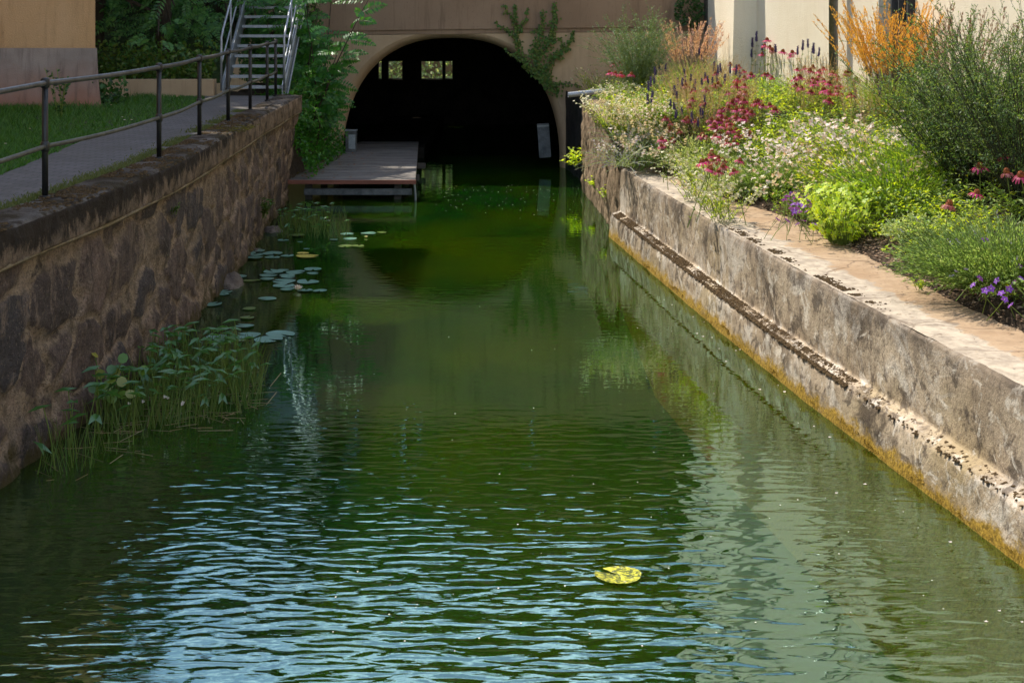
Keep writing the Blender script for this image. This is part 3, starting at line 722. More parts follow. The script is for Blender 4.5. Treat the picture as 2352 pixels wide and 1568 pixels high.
mb = MB(); mb.span((1.64, 23.55, .9), (2.6, 23.6, 1.0)); mb.build('ledge_end', M['concrete'], wr)
random.seed(8); mb = MB()                # moss lying on the plinth shoulder
for i in range(15000):
    d = U(9.5, 23.4); s = noise.noise(Vector((d*.9, 7, 2)))+.5*noise.noise(Vector((d*4, 3, 2)))
    s += -.4 if d < 12.9 else .42
    if s < .0 and U(0, 1) > .07: continue
    a = U(0, 1)
    mb.blob((rightX(d)-.13+.12*a, d, .345+.04*a), U(.008, .022), .6, 5, 2, .3)
tag(mb.build('plinth_moss', M['moss'], wr), kind='stuff')
mb = MB()
for cx_, cy_, ln in ((930, 548, .9), (1110, 655, .6), (1420, 790, .75), (1490, 840, .8)):
    p = G((2250+cx_*.797)/1.7415, (500+cy_*.797)/1.7415, 1.03)
    for i in range(260):
        t = random.gauss(0, .4)*ln
        if noise.noise(Vector(((p.y+t)*4, 1, 1))) < -.05: continue
        mb.blob((rightX(p.y+t)+.06+abs(random.gauss(0, .05)), p.y+t, 1.03), U(.006, .016), .6, 5, 2, .3)
tag(mb.build('ledge_moss', M['moss'], wr), kind='stuff')
mb = MB()                                # fuzzy ochre algae at the waterline
for i in range(11000):
    d = U(8.5, 23.5); z = U(-.02, .045)+.08*noise.noise(Vector((d*1.3, 0, 0)))
    if noise.noise(Vector((d*5, z*14, 3))) < -.12: continue
    mb.tri(Vector((rightX(d)-.152, d, z)), Vector((U(-.8, -.2), U(-.5, .5), U(-.2, 1))).normalized(), U(.012, .03), .01)
M['algae'] = m_leaf('ochre_algae', [(.2, .12, .015), (.36, .24, .04), (.12, .09, .01)], .1, gloss=.02, tcol=1)
tag(mb.build('algae', M['algae'], wr), kind='stuff')

# taller rough wall between ledge and tunnel
hw = thing('planter_wall', 'taller rough stone wall between the low ledge and the tunnel arch', 'wall', (0, 0, 0))
mb = MB(); mb.cols = []
nu, nv = 200, 90
for i in range(nu+1):
    for j in range(nv+1):
        d = 23.6+5.9*i/nu; z = -1+2.69*j/nv
        q = Vector((d*2.2, z*1.6, 4)); dist, pts = noise.voronoi(q, distance_metric='DISTANCE', exponent=2.5); e = min(1, (dist[1]-dist[0])*2.2)
        cid = (math.sin(pts[0].x*127.1+pts[0].y*311.7)*43758.5) % 1
        mb.v.append((rightX(d)-.04*e**.6+.04*noise.noise(Vector((d*4, z*2, 1)))+.02*noise.noise(Vector((d*14, z*8, 1))), d, z)); mb.cols.append((.4+.6*cid, e, 0, 1))
for i in range(nu):
    for j in range(nv):
        a = i*(nv+1)+j; mb.f.append((a, a+1, a+nv+2, a+nv+1)); mb.m.append(0)
M['rough'] = m_simple('rough_tan_stone', (.2, .14, .09), (.36, .27, .18), 3, .9, stretch=(1, 1, .4), bump=1.0, bd=.04)
mb.build('rough_face', M['rough'], hw, True)
mb = MB(); mb.span((1.4, 23.6, 1.66), (2.6, 29.5, 1.70)); mb.span((1.62, 23.55, -1), (2.6, 23.62, 1.66)); mb.build('cap', M['rough'], hw)
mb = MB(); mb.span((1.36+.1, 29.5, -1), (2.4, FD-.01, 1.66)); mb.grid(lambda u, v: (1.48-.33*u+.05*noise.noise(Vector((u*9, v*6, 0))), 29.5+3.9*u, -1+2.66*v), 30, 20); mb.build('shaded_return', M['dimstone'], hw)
zp = thing('zinc_spout', 'short zinc pipe lying on top of the planter wall corner', 'pipe', (0, 0, 0))
a = P(2272/1.7415, 380/1.7415, 29.3); b = P(2420/1.7415, 366/1.7415, 29.3); zp.location = a
mb = MB(); mb.tube([(0, 0, 0), (b.x-a.x, .1, b.z-a.z)], .05, 12, False); mb.tube([(.01, 0, 0), (b.x-a.x, .1, b.z-a.z)], .044, 12, False); mb.build('spout_tube', M['galv'], zp, True)
mb = MB(); mb.tube([(.3, .03, .01), (.33, .03, .012)], .055, 12); mb.build('clamp', M['zinc'], zp)

# bed soil
mb = MB()
def bf2(u, v):
    d = -6+39.4*u; x0 = rightX(d)+(ledgeW(d) if d < 23.6 else .25); x1 = wallX(d)+.1 if d < 29.6 else 4.5; x = x0+(x1-x0)*v
    return (x, d, bedz(x, d)+.02*noise.noise(Vector((x*5, d*5, 0)))+(.005 if v > 0 else -.03))
mb.grid(bf2, 220, 30); tag(mb.build('flower_bed_soil', M['soil']), 'brown soil of the sloping flower bed', 'ground', kind='structure')
mb = MB(); random.seed(4)
for i in range(4200):
    d = U(11.5, 19.5); x = rightX(d)+ledgeW(d)+random.gauss(.2, .11)
    if (d > 17 or d < 13) and U(0, 1) < .6: continue
    mb.blade(Vector((x, d, max(1.036, bedz(x, d))+U(.002, .02))), Vector((U(-1, 1), U(-1, 1), U(-.1, .2))), U(.02, .06), U(.01, .03), Vector((U(-.4, .4), U(-.4, .4), 1)))
tag(mb.build('bark_mulch', M['mulch']), 'bark chip mulch spilling onto the ledge', 'mulch', kind='stuff')
mb = MB(); random.seed(14)
for i in range(420):
    d = U(9, 23); x = rightX(d)+.05+ledgeW(d)*U(0, 1)**.6; mb.blade(Vector((x, d, 1.045)), Vector((U(-1, 1), U(-1, 1), U(0, .15))), U(.01, .05), U(.004, .015), Vector((U(-.4, .4), U(-.4, .4), 1)))
tag(mb.build('ledge_litter', M['mulch']), 'dry twigs and petals scattered on the concrete ledge', 'litter', kind='stuff')
mb = MB(); mb.face([(5.6, -200, 1.3), (300, -200, 1.3), (300, 300, 1.3), (5.6, 300, 1.3)]); tag(mb.build('outer_ground', M['ground']), 'ground right of the building', 'ground', kind='structure')

# ------------------------------------------------------------------ cream building
cb = thing('cream_building', 'cream stucco building with buttress and downpipes behind the flower bed', 'building', (wallX(29.5), 29.5, 1.2))
def wallpanel(mb, d0, d1, z0, z1):       # slab 25 cm thick whose outer face is the wall plane
    a, b = (wallX(d0), d0), (wallX(d1), d1); n = len(mb.v); t = .3
    for (x, y) in (a, b, (b[0]+t, b[1]+t*.13), (a[0]+t, a[1]+t*.13)):
        mb.v.append((x, y, z0)); mb.v.append((x, y, z1))
    for i in range(4):
        j = (i+1) % 4; mb.f.append((n+2*i, n+2*i+1, n+2*j+1, n+2*j)); mb.m.append(0)
    mb.f.append((n+1, n+3, n+5, n+7)); mb.f.append((n, n+6, n+4, n+2)); mb.m += [0, 0]
H1 = 11.0
DW0, DW1 = 21.7, 23.15
mb = MB(); wallpanel(mb, 2, DW0, .9, H1); wallpanel(mb, DW1, 34.5, .9, H1); wallpanel(mb, DW0, DW1, 6.2, H1)
mb.face([(wallX(34.5), 34.5, .9), (wallX(34.5), 34.5, H1), (20, 34.5, H1), (20, 34.5, .9)]); mb.face([(wallX(2), 2, .9), (20, 2, .9), (20, 2, H1), (wallX(2), 2, H1)])
child(mb, 'wall', M['cream_wall'], cb)
mb = MB(); mb.face([(wallX(2)-.4, 1.6, H1+.1), (20, 1.6, H1+3), (20, 35, H1+3), (wallX(35)-.4, 35, H1+.1)]); child(mb, 'roof', M['rooftile'], cb)
# battered buttress
mb = MB()
def btr(z): return .02*(11-z)*.9
n = len(mb.v)
for z in (.9, 11.0):
    s = .12+.045*(8-z) if z < 8 else .1
    xw = wallX(29.45); f = 4.18+(.028*(z-3.5))
    for (x, y) in ((f, 29.45-.02*(3.5-z)), (xw+.02, 29.45-.02*(3.5-z)), (xw+.1, 33.5), (f-.02, 33.5)): mb.v.append((x, y, z))
for f in ((0, 1, 5, 4), (1, 2, 6, 5), (2, 3, 7, 6), (3, 0, 4, 7), (4, 5, 6, 7)): mb.f.append(f); mb.m.append(0)
child(mb, 'buttress', M['cream_wall'], cb)
# door / window bay
def wpt(d, z, off=0): return Vector((wallX(d)+off, d+off*.13, z))
mb = MB()
for a, b, o_ in ((DW0, DW1, .26),):
    mb.face([wpt(a, .9, o_), wpt(a, 6.2, o_), wpt(b, 6.2, o_), wpt(b, .9, o_)])
M['glass'] = NT('dark_window_glass').pbr((.02, .025, .03), .08, 0, None, .6)
child(mb, 'window_glass', M['glass'], cb)
for k, (a, w_) in enumerate(((DW0+.05, .07), (DW0+.3, .09), (DW0+.62, .16), (DW0+.95, .1), (DW1-.22, .12))):
    mb = MB(); q = wpt(a, 3.5, .16); mb.box((q.x, q.y, 3.55), (.1, w_, 5.3), -.13); child(mb, 'window_frame', M['framelight'] if k in (1,) else M['frame'], cb)
# downpipes (they hang on the wall, one thing each)
def pipe(d, r, label, top_=11.0, x=None, col=3):
    q = Vector((x, d, 0)) if x else wpt(d, 0, -.17)
    t = thing('downpipe', label, 'downpipe', (q.x, q.y, 1.4)); mb = MB(); mb.tube([(0, 0, 0), (0, 0, top_-1.4)], r, 16); mb.build('pipe_tube', M['zinc'], t, True)
    for z in (col-1.4, col+.9, col+3.5):
        mb = MB(); mb.tube([(0, 0, z), (0, 0, z+.035)], r+.008, 16); mb.box((.09, 0, z+.017), (.17, .02, .02)); mb.build('bracket', M['zinc'], t)
pipe(24.65, .073, 'thick zinc downpipe on the cream wall behind the coneflowers', col=2.15)
pipe(33.1, .055, 'slim zinc downpipe in the corner between brown facade and cream buttress', x=4.12, col=3.1)
print('setting done')

# ------------------------------------------------------------------ plants: generators
def arc(p0, dr, L_, bend, n=5):           # a stem that starts along dr and bends by gravity
    pts = [Vector(p0)]; d = dr.normalized()
    for i in range(n):
        pts.append(pts[-1]+d*L_/n); d = (d+Vector((0, 0, -bend/n))+rv(.06)).normalized()
    return pts
def at(pts, t):
    k = min(int(t*(len(pts)-1)), len(pts)-2); f = t*(len(pts)-1)-k
    return pts[k].lerp(pts[k+1], f), (pts[k+1]-pts[k]).normalized()
def rdir(up=1.0, s=1.0):
    a = U(0, 2*math.pi); return Vector((math.cos(a)*s, math.sin(a)*s, up))

def trees():
    def tree(name, label, base, H, rad, nl, seed, mat, L_=.3, W_=.16, group=None, cz=.55, rz=.48, clumps=26, pin=False):
        random.seed(seed)
        t = thing(name, label, 'tree', base, group)
        tk = MB(); tk.tube([(0, 0, -.1), (.1, 0, H*.25), (-.05, .1, H*.55), (.05, 0, H*.8)], [.16, .13, .09, .03], 8)
        cr = MB(); cs = []
        for i in range(clumps):
            v = rv(); v = v.normalized()*U(.35, 1); c = Vector((v.x*rad, v.y*rad, H*cz+v.z*H*rz*.8)); cs.append(c)
            tk.tube([(0, 0, H*U(.2, .6)), tuple(c*.6+Vector((0, 0, H*.15))), tuple(c)], [.05, .03, .012], 5, False)
            rr = rad*U(.28, .45)
            for k in range(nl//clumps):
                q = rv(); 
                while q.length > 1: q = rv()
                q = q.normalized()*(q.length**.45)
                if pin:
                    p = c+Vector((q.x*rr, q.y*rr, q.z*rr*.8)); d = (Vector((q.x, q.y, q.z*.4-.15))+rv(.5)).normalized(); pinn(cr, p, d, U(.45, .75), 10, .13, .045)
                else: cr.blade(c+Vector((q.x*rr, q.y*rr, q.z*rr*.8)), q+rv(.7), L_*U(.6, 1.3), W_*U(.7, 1.2))
        tk.build('trunk', M['bark'], t, True); cr.build('crown', mat, t); return t
    def pinn(mb, p, d, L_, n, ll, lw, droop=.5):
        pts = arc(p, d, L_, droop, 4)
        mb.tube(pts, .004, 3, False); nr = Vector((U(-.6, .6), -.8, U(.3, 1))).normalized()
        for k in range(n):
            t = .15+.85*k/(n-1); q, tt = at(pts, min(t, .999)); sd_ = tt.cross(nr); sd_ = sd_.normalized() if sd_.length > .05 else perp(tt); s = math.sin(math.pi*(.2+.75*t))*ll
            for g in (-1, 1):
                mb.blade(q, sd_*g+tt*.45+Vector((0, 0, U(-.3, -.05))), s, lw, nr+rv(.3))
    # dark pinnate trees on the bank, left
    for i, (x, y, z, H, rad, n) in enumerate(((-6.6, 29.3, 2.1, 5.2, 1.5, 330), (-7.9, 29.6, 2.3, 6.6, 1.5, 330), (-5.7, 30.4, 2.6, 4.0, 1.05, 210))):
        t = tree('pinnate_tree', ['dark fern leaved tree filling the gap between ochre building and stairs', 'tall dark fern leaved tree right beside the ochre building corner', 'dark fern leaved sapling just left of the metal stairs'][i], (x, y, z), H, rad, n, 50+i, M['bankgreen'], clumps=30, pin=True, cz=.42, rz=.6, group='dark trees on the bank')
    tree('bank_tree', 'tall leafy tree rising behind the dark bank trees', (-8.2, 31.5, 3.6), 6.6, 2.0, 3800, 60, M['dark'], .3, .17, 'dark trees on the bank')
    tree('bank_tree', 'dense tall tree standing behind the ochre building', (-9.2, 30.6, 3.0), 9.6, 2.3, 5200, 61, M['dark'], .3, .17, 'dark trees on the bank')
    # trees above the tunnel, mirrored in the water
    for i, (x, y, H, rad) in enumerate(((-8.2, 37.5, 8.0, 2.4), (-4.6, 39.5, 8.3, 2.6), (-1.0, 40, 9.6, 2.7), (2.4, 40.5, 10.2, 2.8), (5.0, 39.0, 10.2, 2.5))):
        tree('park_tree', 'tree above the tunnel, number %d of the row from the left, mirrored in the canal' % (i+1), (x, y, 5.1), H, rad, 7500, 70+i, M['dark'], .42, .24, 'trees above the tunnel')
    random.seed(88); t = thing('hedge', 'added dark hedge above the tunnel, out of view, closing sky gaps in the canal reflection', 'hedge', (-2, 36.2, 5.15)); cr = MB(); tk = MB()  # added hedge, blocks sky gaps in the water reflection
    for k in range(9000):
        x = U(-8, 6.5); hh = 3.0+.9*noise.noise(Vector((x*.7, 0, 0))); cr.blade(Vector((x, U(-.6, .6), U(0, hh))), rv(), U(.2, .4), U(.12, .22))
    for k in range(12): tk.tube([(-7+k*1.1, 0, 0), (-7+k*1.1, .1, 2.4)], .05, 5)
    tk.build('stems', M['bark'], t); cr.build('foliage', M['dark'], t)
    # ailanthus at the arch
    random.seed(90)
    t = thing('ailanthus_shrub', 'bright green pinnate leaved shrub left of the tunnel arch', 'shrub', (-4.05, 30.6, .9))
    tk = MB(); cr = MB()
    for s in range(26):
        pts = arc((U(-.25, .3), U(-.5, .5), 0), Vector((U(-.3, .45), U(-.4, .1), 1)), U(.9, 3.9), .12, 6); tk.tube(pts, [.02, .018, .015, .012, .01, .008, .005], 5)
        for k in range(15):
            q, tt = at(pts, U(.12, 1)); a = U(0, 6.28)
            pinn(cr, q, Vector((math.cos(a), math.sin(a)*.8-.3, U(.0, .55))), U(.4, .7), 11, .14, .05, .7)
    tk.build('stems', M['bark'], t, True); cr.build('foliage', M['ailan'], t)
    # low ivy/ferns hanging by the wall end
    random.seed(91)
    t = thing('trailing_shrub', 'fresh green trailing shrub hanging below the end of the rubble wall', 'shrub', (-3.95, 28.9, 1.5)); cr = MB(); tk = MB()
    for s in range(70):
        pts = arc((U(-.35, .25), U(-.7, 2.2), U(-.3, .35)), Vector((U(-.4, .6), U(-.9, .2), U(.1, .8))), U(.4, 1.1), 1.9, 5); tk.tube(pts, .004, 3, False)
        for k in range(22):
            q, tt = at(pts, U(0, .99)); cr.blade(q, rv()+Vector((.3, -.4, 0)), U(.05, .1), U(.035, .06))
    tk.build('stems', M['stem'], t); cr.build('foliage', M['ailan'], t)
    # undergrowth at foot of dark trees
    random.seed(92)
    mb = MB()
    for k in range(4200):
        u_ = U(0, 1); x = U(-4.5, -3.62); p = Vector((x+.1*u_, 28.15+5.0*u_, max(.38, GZ-1.6*max(0, (x+4.5)/.9)**1.1)+U(-.05, .3))); mb.blade(p, rv()+Vector((.4, -.4, .2)), U(.05, .11), U(.035, .06))
    tag(mb.build('undergrowth', M['ailan']), 'low ivy covering the earth slope beside the jetty', 'plants', kind='stuff')
    for i, (x0, x1, y0, z0, n, m, lab) in enumerate(((-8.2, -5.4, 28.3, 2.15, 2600, 'ivy', 'ivy undergrowth on the low kerb wall'), (-5.5, -3.9, 31.6, 2.0, 5200, 'dark', 'dark leaves added behind and below the metal stairs in place of shade'), (-7.2, -6.3, 25.2, 1.9, 800, 'dark', 'nettle clump at the corner of the ochre building'))):  # the tall clump behind the stairs is added as a stand-in for shade
        mb = MB()
        for k in range(n):
            x = U(x0, x1); p = Vector((x, y0+U(-.25, .5), z0+U(-.08, (.75, 2.6, .5)[i])*U(.3, 1))); mb.blade(p, rv()+Vector((0, -.3, .2)), U(.06, .12), U(.04, .07))
        tag(mb.build('undergrowth', M[m]), lab, 'plants', kind='stuff')
    random.seed(93)
    for (x, yb, yt, lab) in ((135, 262, 158, 'tall weed growing in front of the stained plinth'),):
        b_ = P(x, yb, 22.5); t = thing('weed', lab, 'plant', (b_.x, b_.y, GZ)); tk = MB(); cr = MB()
        for s in range(7):
            pts = arc((U(-.06, .06), 0, 0), Vector((U(-.3, .3), U(-.2, .2), 1)), U(.45, .78), .1); tk.tube(pts, .005, 4)
            for k in range(16):
                q, tt = at(pts, U(.15, 1)); cr.blade(q, rdir(.4), U(.05, .09), .035)
        tk.build('stems', M['stem'], t); cr.build('foliage', M['dark'], t)
    # climbing vine on the facade
    random.seed(94)
    t = thing('climbing_vine', 'ivy vine climbing the facade above the right side of the arch', 'vine', (1.0, FD-.05, 1.6)); tk = MB(); cr = MB()
    def vp(c): q = P((1100+c[0]*.574)/1.7415, c[1]*.574/1.7415, FD-.05); return q
    br = [[(1980, 640), (1890, 560), (1800, 500), (1740, 440), (1700, 360), (1680, 260), (1680, 150), (1670, 30)], [(1890, 560), (1830, 470), (1810, 360), (1840, 250), (1860, 160), (1870, 70)],
          [(1830, 400), (1890, 330), (1930, 230), (1950, 120), (1945, 10)], [(1880, 540), (1900, 450), (1960, 380), (2030, 340), (2060, 270), (2085, 210)], [(1700, 300), (1640, 220), (1560, 175), (1530, 155)],
          [(1720, 420), (1660, 370), (1600, 345)], [(1680, 150), (1620, 90), (1590, 30)], [(1700, 220), (1750, 130), (1765, 50)], [(1850, 210), (1780, 220)], [(1920, 280), (2000, 262)], [(1900, 560), (1960, 575), (2060, 585), (2140, 605)], [(2010, 330), (1990, 270)], [(1960, 400), (1880, 390)]]
    for bi, b_ in enumerate(br):
        pts = [vp(c)-t.location for c in b_]; tk.tube(pts, .006, 4, False); K = len(pts)
        for i in range(K-1):
            seg = (pts[i+1]-pts[i]).length; tt = i/(K-1)
            for k in range(int(seg*(190 if bi in (0, 1, 2, 3) else 60)*(1.15-tt*.8))):
                q = pts[i].lerp(pts[i+1], U(0, 1)); r_ = .065*(1.1-tt) if bi < 4 else .025
                q = q+Vector((random.gauss(0, r_), U(-.09, .0), random.gauss(0, r_*.8)))
                cr.leaf(q, Vector((U(-.6, .6), -.35, U(-1, .1))), U(.05, .085), U(.045, .075), Vector((0, -1, .3)))
    tk.build('stems', M['bark'], t); cr.build('foliage', M['ivy'], t)
    random.seed(95)                        # dark bush over the facade corner near the pipe
    t = thing('wall_shrub', 'dark shrub tuft growing against the facade beside the corner downpipe', 'shrub', (3.75, FD-.3, 2.6)); cr = MB(); leafmass(cr, (0, 0, .75), (.3, .15, .32), 500, .07, .05); cr.build('foliage', M['dark'], t)
    tk = MB(); tk.tube([(0, 0, -.6), (0, 0, .6)], .01, 4); tk.build('stems', M['stemdark'], t)
trees()

# ------------------------------------------------------------------ grass
def grasses():
    random.seed(12); mb = MB()
    for i in range(30000):
        d = U(11, 27.7); e = pathL(d)+.05*noise.noise(Vector((d*2, 0, 0)))
        x = U(-9.3 if d > 20 else -7.2, e)
        if d > 24.9 and x < -6.6: continue
        h = U(.02, .055)*(1+.9*max(0, min(1, (e-x-.3)/1.2)))*(1.2+1.2*noise.noise(Vector((x*1.5, d*1.5, 0))))
        a = U(0, 6.28); mb.face([(x-.008, d, GZ), (x+.008, d, GZ), (x+math.cos(a)*h*.9, d+math.sin(a)*h*.6, GZ+h)])
    tag(mb.build('lawn', M['grass']), 'green grass left of the footpath', 'grass', kind='stuff')
    mb = MB()
    for i in range(9000):
        d = U(10, 24); x = leftX(d)-.36-abs(random.gauss(0, .09))
        if noise.noise(Vector((d*1.1, 3, 0))) < -.1 and d > 17: continue
        h = U(.015, .05); a = U(0, 6.28); mb.face([(x-.007, d, GZ+.005), (x+.007, d, GZ+.005), (x+math.cos(a)*h*.6, d+math.sin(a)*h*.5, GZ+h)])
    tag(mb.build('verge_grass', M['drygrass']), 'thin yellowish grass along the mossy coping', 'grass', kind='stuff')
    mb = MB()
    for (x, y) in ((905, 865), (920, 885), (970, 885), (220, 950), (40, 1060), (820, 775), (790, 680)):
        p = G(x*.542/1.7415, y*.542/1.7415, GZ+.1)
        for k in range(5): a = k*1.256; mb.blade(p, Vector((math.cos(a), math.sin(a), .3)), .016, .012)
    tag(mb.build('lawn_daisies', M['white']), 'tiny white daisies dotted in the lawn', 'flowers', kind='stuff')
grasses()

# ------------------------------------------------------------------ flower bed
def bed():
    # ground cover mass --------------------------------------------------------------
    random.seed(30)
    zones = {'lime': MB(), 'green': MB(), 'greygreen': MB(), 'stem': MB()}
    def tuft(mb, c, h, r, n, L_, W_, up=1.2):
        for i in range(n):
            pts = arc((c[0]+random.gauss(0, r*.45), c[1]+random.gauss(0, r*.45), c[2]), rdir(up*U(.7, 1.4), 1), h*U(.6, 1.15), .9, 4)
            zones['stem'].tube(pts, .0025, 3, False)
            for k in range(8):
                q, tt = at(pts, U(.15, 1)); mb.leaf(q, tt*.5+rdir(.35, .9), L_*U(.6, 1.25), W_*U(.7, 1.2), Vector((0, 0, 1)), .2)
    cnt = 0
    for i in range(470):
        d = U(10.5, 31); x0 = rightX(d)+(ledgeW(d) if d < 23.6 else .3); x1 = wallX(d)-.05 if d < 29.4 else 4.1
        x = U(x0+.1, x1); s = x-x0
        px = CX+x/d*F
        if px > 2450: continue
        h = .28+.3*min(1, s/.9)
        if d < 23.6 and s < .35: h *= .7
        kind = 'lime' if (U(0, 1) < (.7 if 14.5 < d < 26 and s > .3 else .3)) else ('greygreen' if U(0, 1) < .45 else 'green')
        tuft(zones[kind], (x, d, bedz(x, d)), h, .22, 16, .055, .028)
    tag(zones['lime'].build('lime_ground_cover', M['lime']), 'yellow green leafy perennials filling the sunny flower bed', 'plants', kind='stuff')
    tag(zones['green'].build('green_ground_cover', M['green']), 'mid green leafy perennials between the flowers', 'plants', kind='stuff')
    tag(zones['greygreen'].build('grey_ground_cover', M['greygreen']), 'grey green fine foliage between the flowers', 'plants', kind='stuff')
    tag(zones['stem'].build('ground_cover_stems', M['stem']), 'thin stems of the leafy perennials in the flower bed', 'plants', kind='stuff')
    # beige seed haze
    random.seed(31); mb = MB()
    for (x, y, r, n) in ((1640, 130, .5, 170), (1600, 175, .5, 150), (1700, 170, .4, 90), (1900, 130, .5, 110), (1870, 160, .5, 90), (2000, 180, .4, 70), (1560, 150, .4, 80)):
        c = head(x, y+10, .75)
        for k in range(n):
            b_ = Vector((c.x+random.gauss(0, r*.4), c.y+random.gauss(0, r), 0)); b_.x = min(b_.x, wallX(b_.y)-.1); b_.z = bedz(b_.x, b_.y)
            L_ = max(.4, c.z-b_.z)*U(.8, 1.25); pts = arc(b_, rdir(3.2), L_, .4, 5); mb.tube(pts, .0018, 3, False)
            for q_ in range(16):
                q, tt = at(pts, U(.5, 1)); mb.blade(q, rv()+Vector((0, 0, .4)), U(.015, .05), .006)
    tag(mb.build('seed_head_haze', M['straw']), 'beige haze of dry grass seed heads among the flowers', 'grass', kind='stuff')

    # coneflowers ----------------------------------------------------------------------
    def coneflower(seed, faded=False, Hs=.62):
        random.seed(seed); t = thing('coneflower', 'magenta coneflower with orange cone', 'flower')
        mb = MB(); pts = [(0, 0, -Hs), (U(-.02, .02), U(-.02, .02), -Hs*.5), (0, 0, -.01)]; mb.tube(pts, [.005, .004, .0035], 5)
        for k in range(7):
            z = -Hs*U(.25, .95); mb.leaf(Vector((0, 0, z)), rdir(.5), U(.08, .13), .03, Vector((0, 0, 1)), .3)
        mb.build('stem', M['stem'], t)
        mb = MB(); n = random.choice((13, 15, 16))
        for k in range(n):
            a = 2*math.pi*k/n+U(-.1, .1); o_ = Vector((math.cos(a), math.sin(a), 0)); dr = U(-1.1, -.45) if not faded else U(-1.9, -.8)
            p = o_*.018; L_ = U(.056, .07)*(.85 if faded else 1); sd_ = Vector((-math.sin(a), math.cos(a), 0)); d1 = (o_+Vector((0, 0, dr*.4))).normalized(); d2 = (o_+Vector((0, 0, dr*1.6))).normalized()
            m = p+d1*L_*.5; e = m+d2*L_*.5; w_ = .0085
            mb.face([p-sd_*.004, p+sd_*.004, m+sd_*w_, m-sd_*w_]); mb.face([m-sd_*w_, m+sd_*w_, e+sd_*w_*.5, e-sd_*w_*.5])
        mb.build('petals', M['petalold' if faded else ('petaldark' if seed == 2 else 'petal')], t)
        mb = MB(); mb.blob((0, 0, -.006), .028, 1.55, 12, 5, .06)
        for k in range(60):
            v = Vector((U(-1, 1), U(-1, 1), U(.0, 1))).normalized(); mb.tri(Vector((v.x*.026, v.y*.026, v.z*.041-.004)), v, .009, .005)
        mb.build('cone', M['cone'], t, False)
        return Proto(t)
    CF = [coneflower(1), coneflower(2), coneflower(3, True)]
    groups = [
        ('far group beside the grey green bush', [(1408, 152), (1425, 150), (1440, 148), (1400, 170), (1413, 172), (1426, 174), (1462, 150), (1483, 133), (1450, 174), (1470, 152)]),
        ('group against the cream wall right of the buttress', [(1762, 95), (1756, 108), (1768, 112), (1774, 118), (1798, 122), (1820, 124), (1750, 128), (1816, 132)]),
        ('group at the foot of the buttress', [(1690, 160), (1697, 156), (1710, 182), (1690, 200), (1640, 200), (1590, 232), (1725, 175), (1650, 196), (1575, 200)]),
        ('group in front of the thick downpipe', [(1848, 160), (1860, 166), (1882, 168), (1826, 185), (1858, 190), (1875, 188), (1904, 195), (1925, 182), (1928, 200), (1943, 172), (1950, 170), (1966, 186), (1838, 182), (1870, 196), (1892, 210), (1840, 205), (1862, 214), (1924, 216), (1953, 222), (1905, 216)]),
        ('thick cluster in the middle of the bed', [(1702, 212), (1712, 218), (1696, 228), (1708, 235), (1680, 238), (1672, 250), (1660, 255), (1690, 256), (1735, 240), (1768, 245), (1655, 266), (1690, 270), (1725, 262), (1780, 255), (1648, 280), (1640, 290), (1672, 285)]),
        ('dusky group low on the canal side', [(1540, 300), (1560, 305), (1530, 330), (1545, 325), (1578, 276), (1590, 280), (1655, 312), (1643, 315), (1670, 316), (1690, 302), (1635, 355), (1650, 368), (1660, 372), (1640, 375), (1650, 398), (1715, 305)]),
    ]
    k = 0
    for gi, (g, lst) in enumerate(groups):
        for (x, y) in lst:
            p = head(x, y-3, .62 if gi != 5 else .45); s = U(1.05, 1.35)
            CF[random.choice((0, 1, 0, 1, 2)) if gi != 5 else random.choice((1, 2, 2))].put(p, U(0, 6.28), s, (U(-.25, .25), U(-.25, .25)), 'magenta coneflower of the '+g, 'coneflowers of the '+g)
    random.seed(19)
    for gi, n_ in ((3, 12), (4, 24), (5, 22), (2, 14)):
        g, lst = groups[gi]
        for q in range(n_):
            x, y = random.choice(lst); p = head(x+random.gauss(0, 28), y+random.gauss(4, 14), .6)
            CF[random.choice((0, 1, 2))].put(p, U(0, 6.28), U(.9, 1.3), (U(-.3, .3), U(-.3, .3)), 'magenta coneflower of the '+g, 'coneflowers of the '+g)
    for (x, y, f, s, lab) in ((2250, 388, 0, 1.1, 'large magenta coneflower leftmost of those under the dark bush'), (2305, 365, 1, .95, 'dim magenta coneflower in the shade of the dark bush'), (2312, 400, 2, 1, 'coneflower with orange cone between two pink ones at the right edge'),
                              (2345, 408, 1, 1.1, 'pink coneflower cut by the right edge of the picture'), (2180, 474, 2, 1.1, 'coneflower with drooping faded petals leaning over the fine green mound'), (2243, 448, 0, .9, 'pink coneflower just above the fine green mound')):
        CF[f].put(head(x, y-4, .62), U(0, 6.28), s*1.15, (U(.05, .3), U(-.2, .1)), lab, None)
    # hyssop spikes --------------------------------------------------------------------
    def hyssop(seed, L_):
        random.seed(seed); t = thing('hyssop_spike', 'dark purple hyssop spike', 'flower'); mb = MB(); mb.tube([(0, 0, -.5), (0, 0, .0)], .003, 4)
        for k in range(10):
            z = -U(.05, .45); mb.leaf(Vector((0, 0, z)), rdir(.3), U(.04, .07), .025, Vector((0, 0, 1)), .3)
        mb.build('stem', M['stem'], t); mb = MB(); mb.tube([(0, 0, 0), (0, 0, L_*.5), (0, 0, L_)], [.012, .012, .005], 6)
        for k in range(110):
            z = U(0, L_); a = U(0, 6.28); r_ = .012*(1-.4*z/L_); mb.blade(Vector((math.cos(a)*r_, math.sin(a)*r_, z)), Vector((math.cos(a), math.sin(a), .6)), .012, .008)
        mb.build('spike', M['spike'], t); return Proto(t)
    HS = [hyssop(5, .13), hyssop(6, .1)]
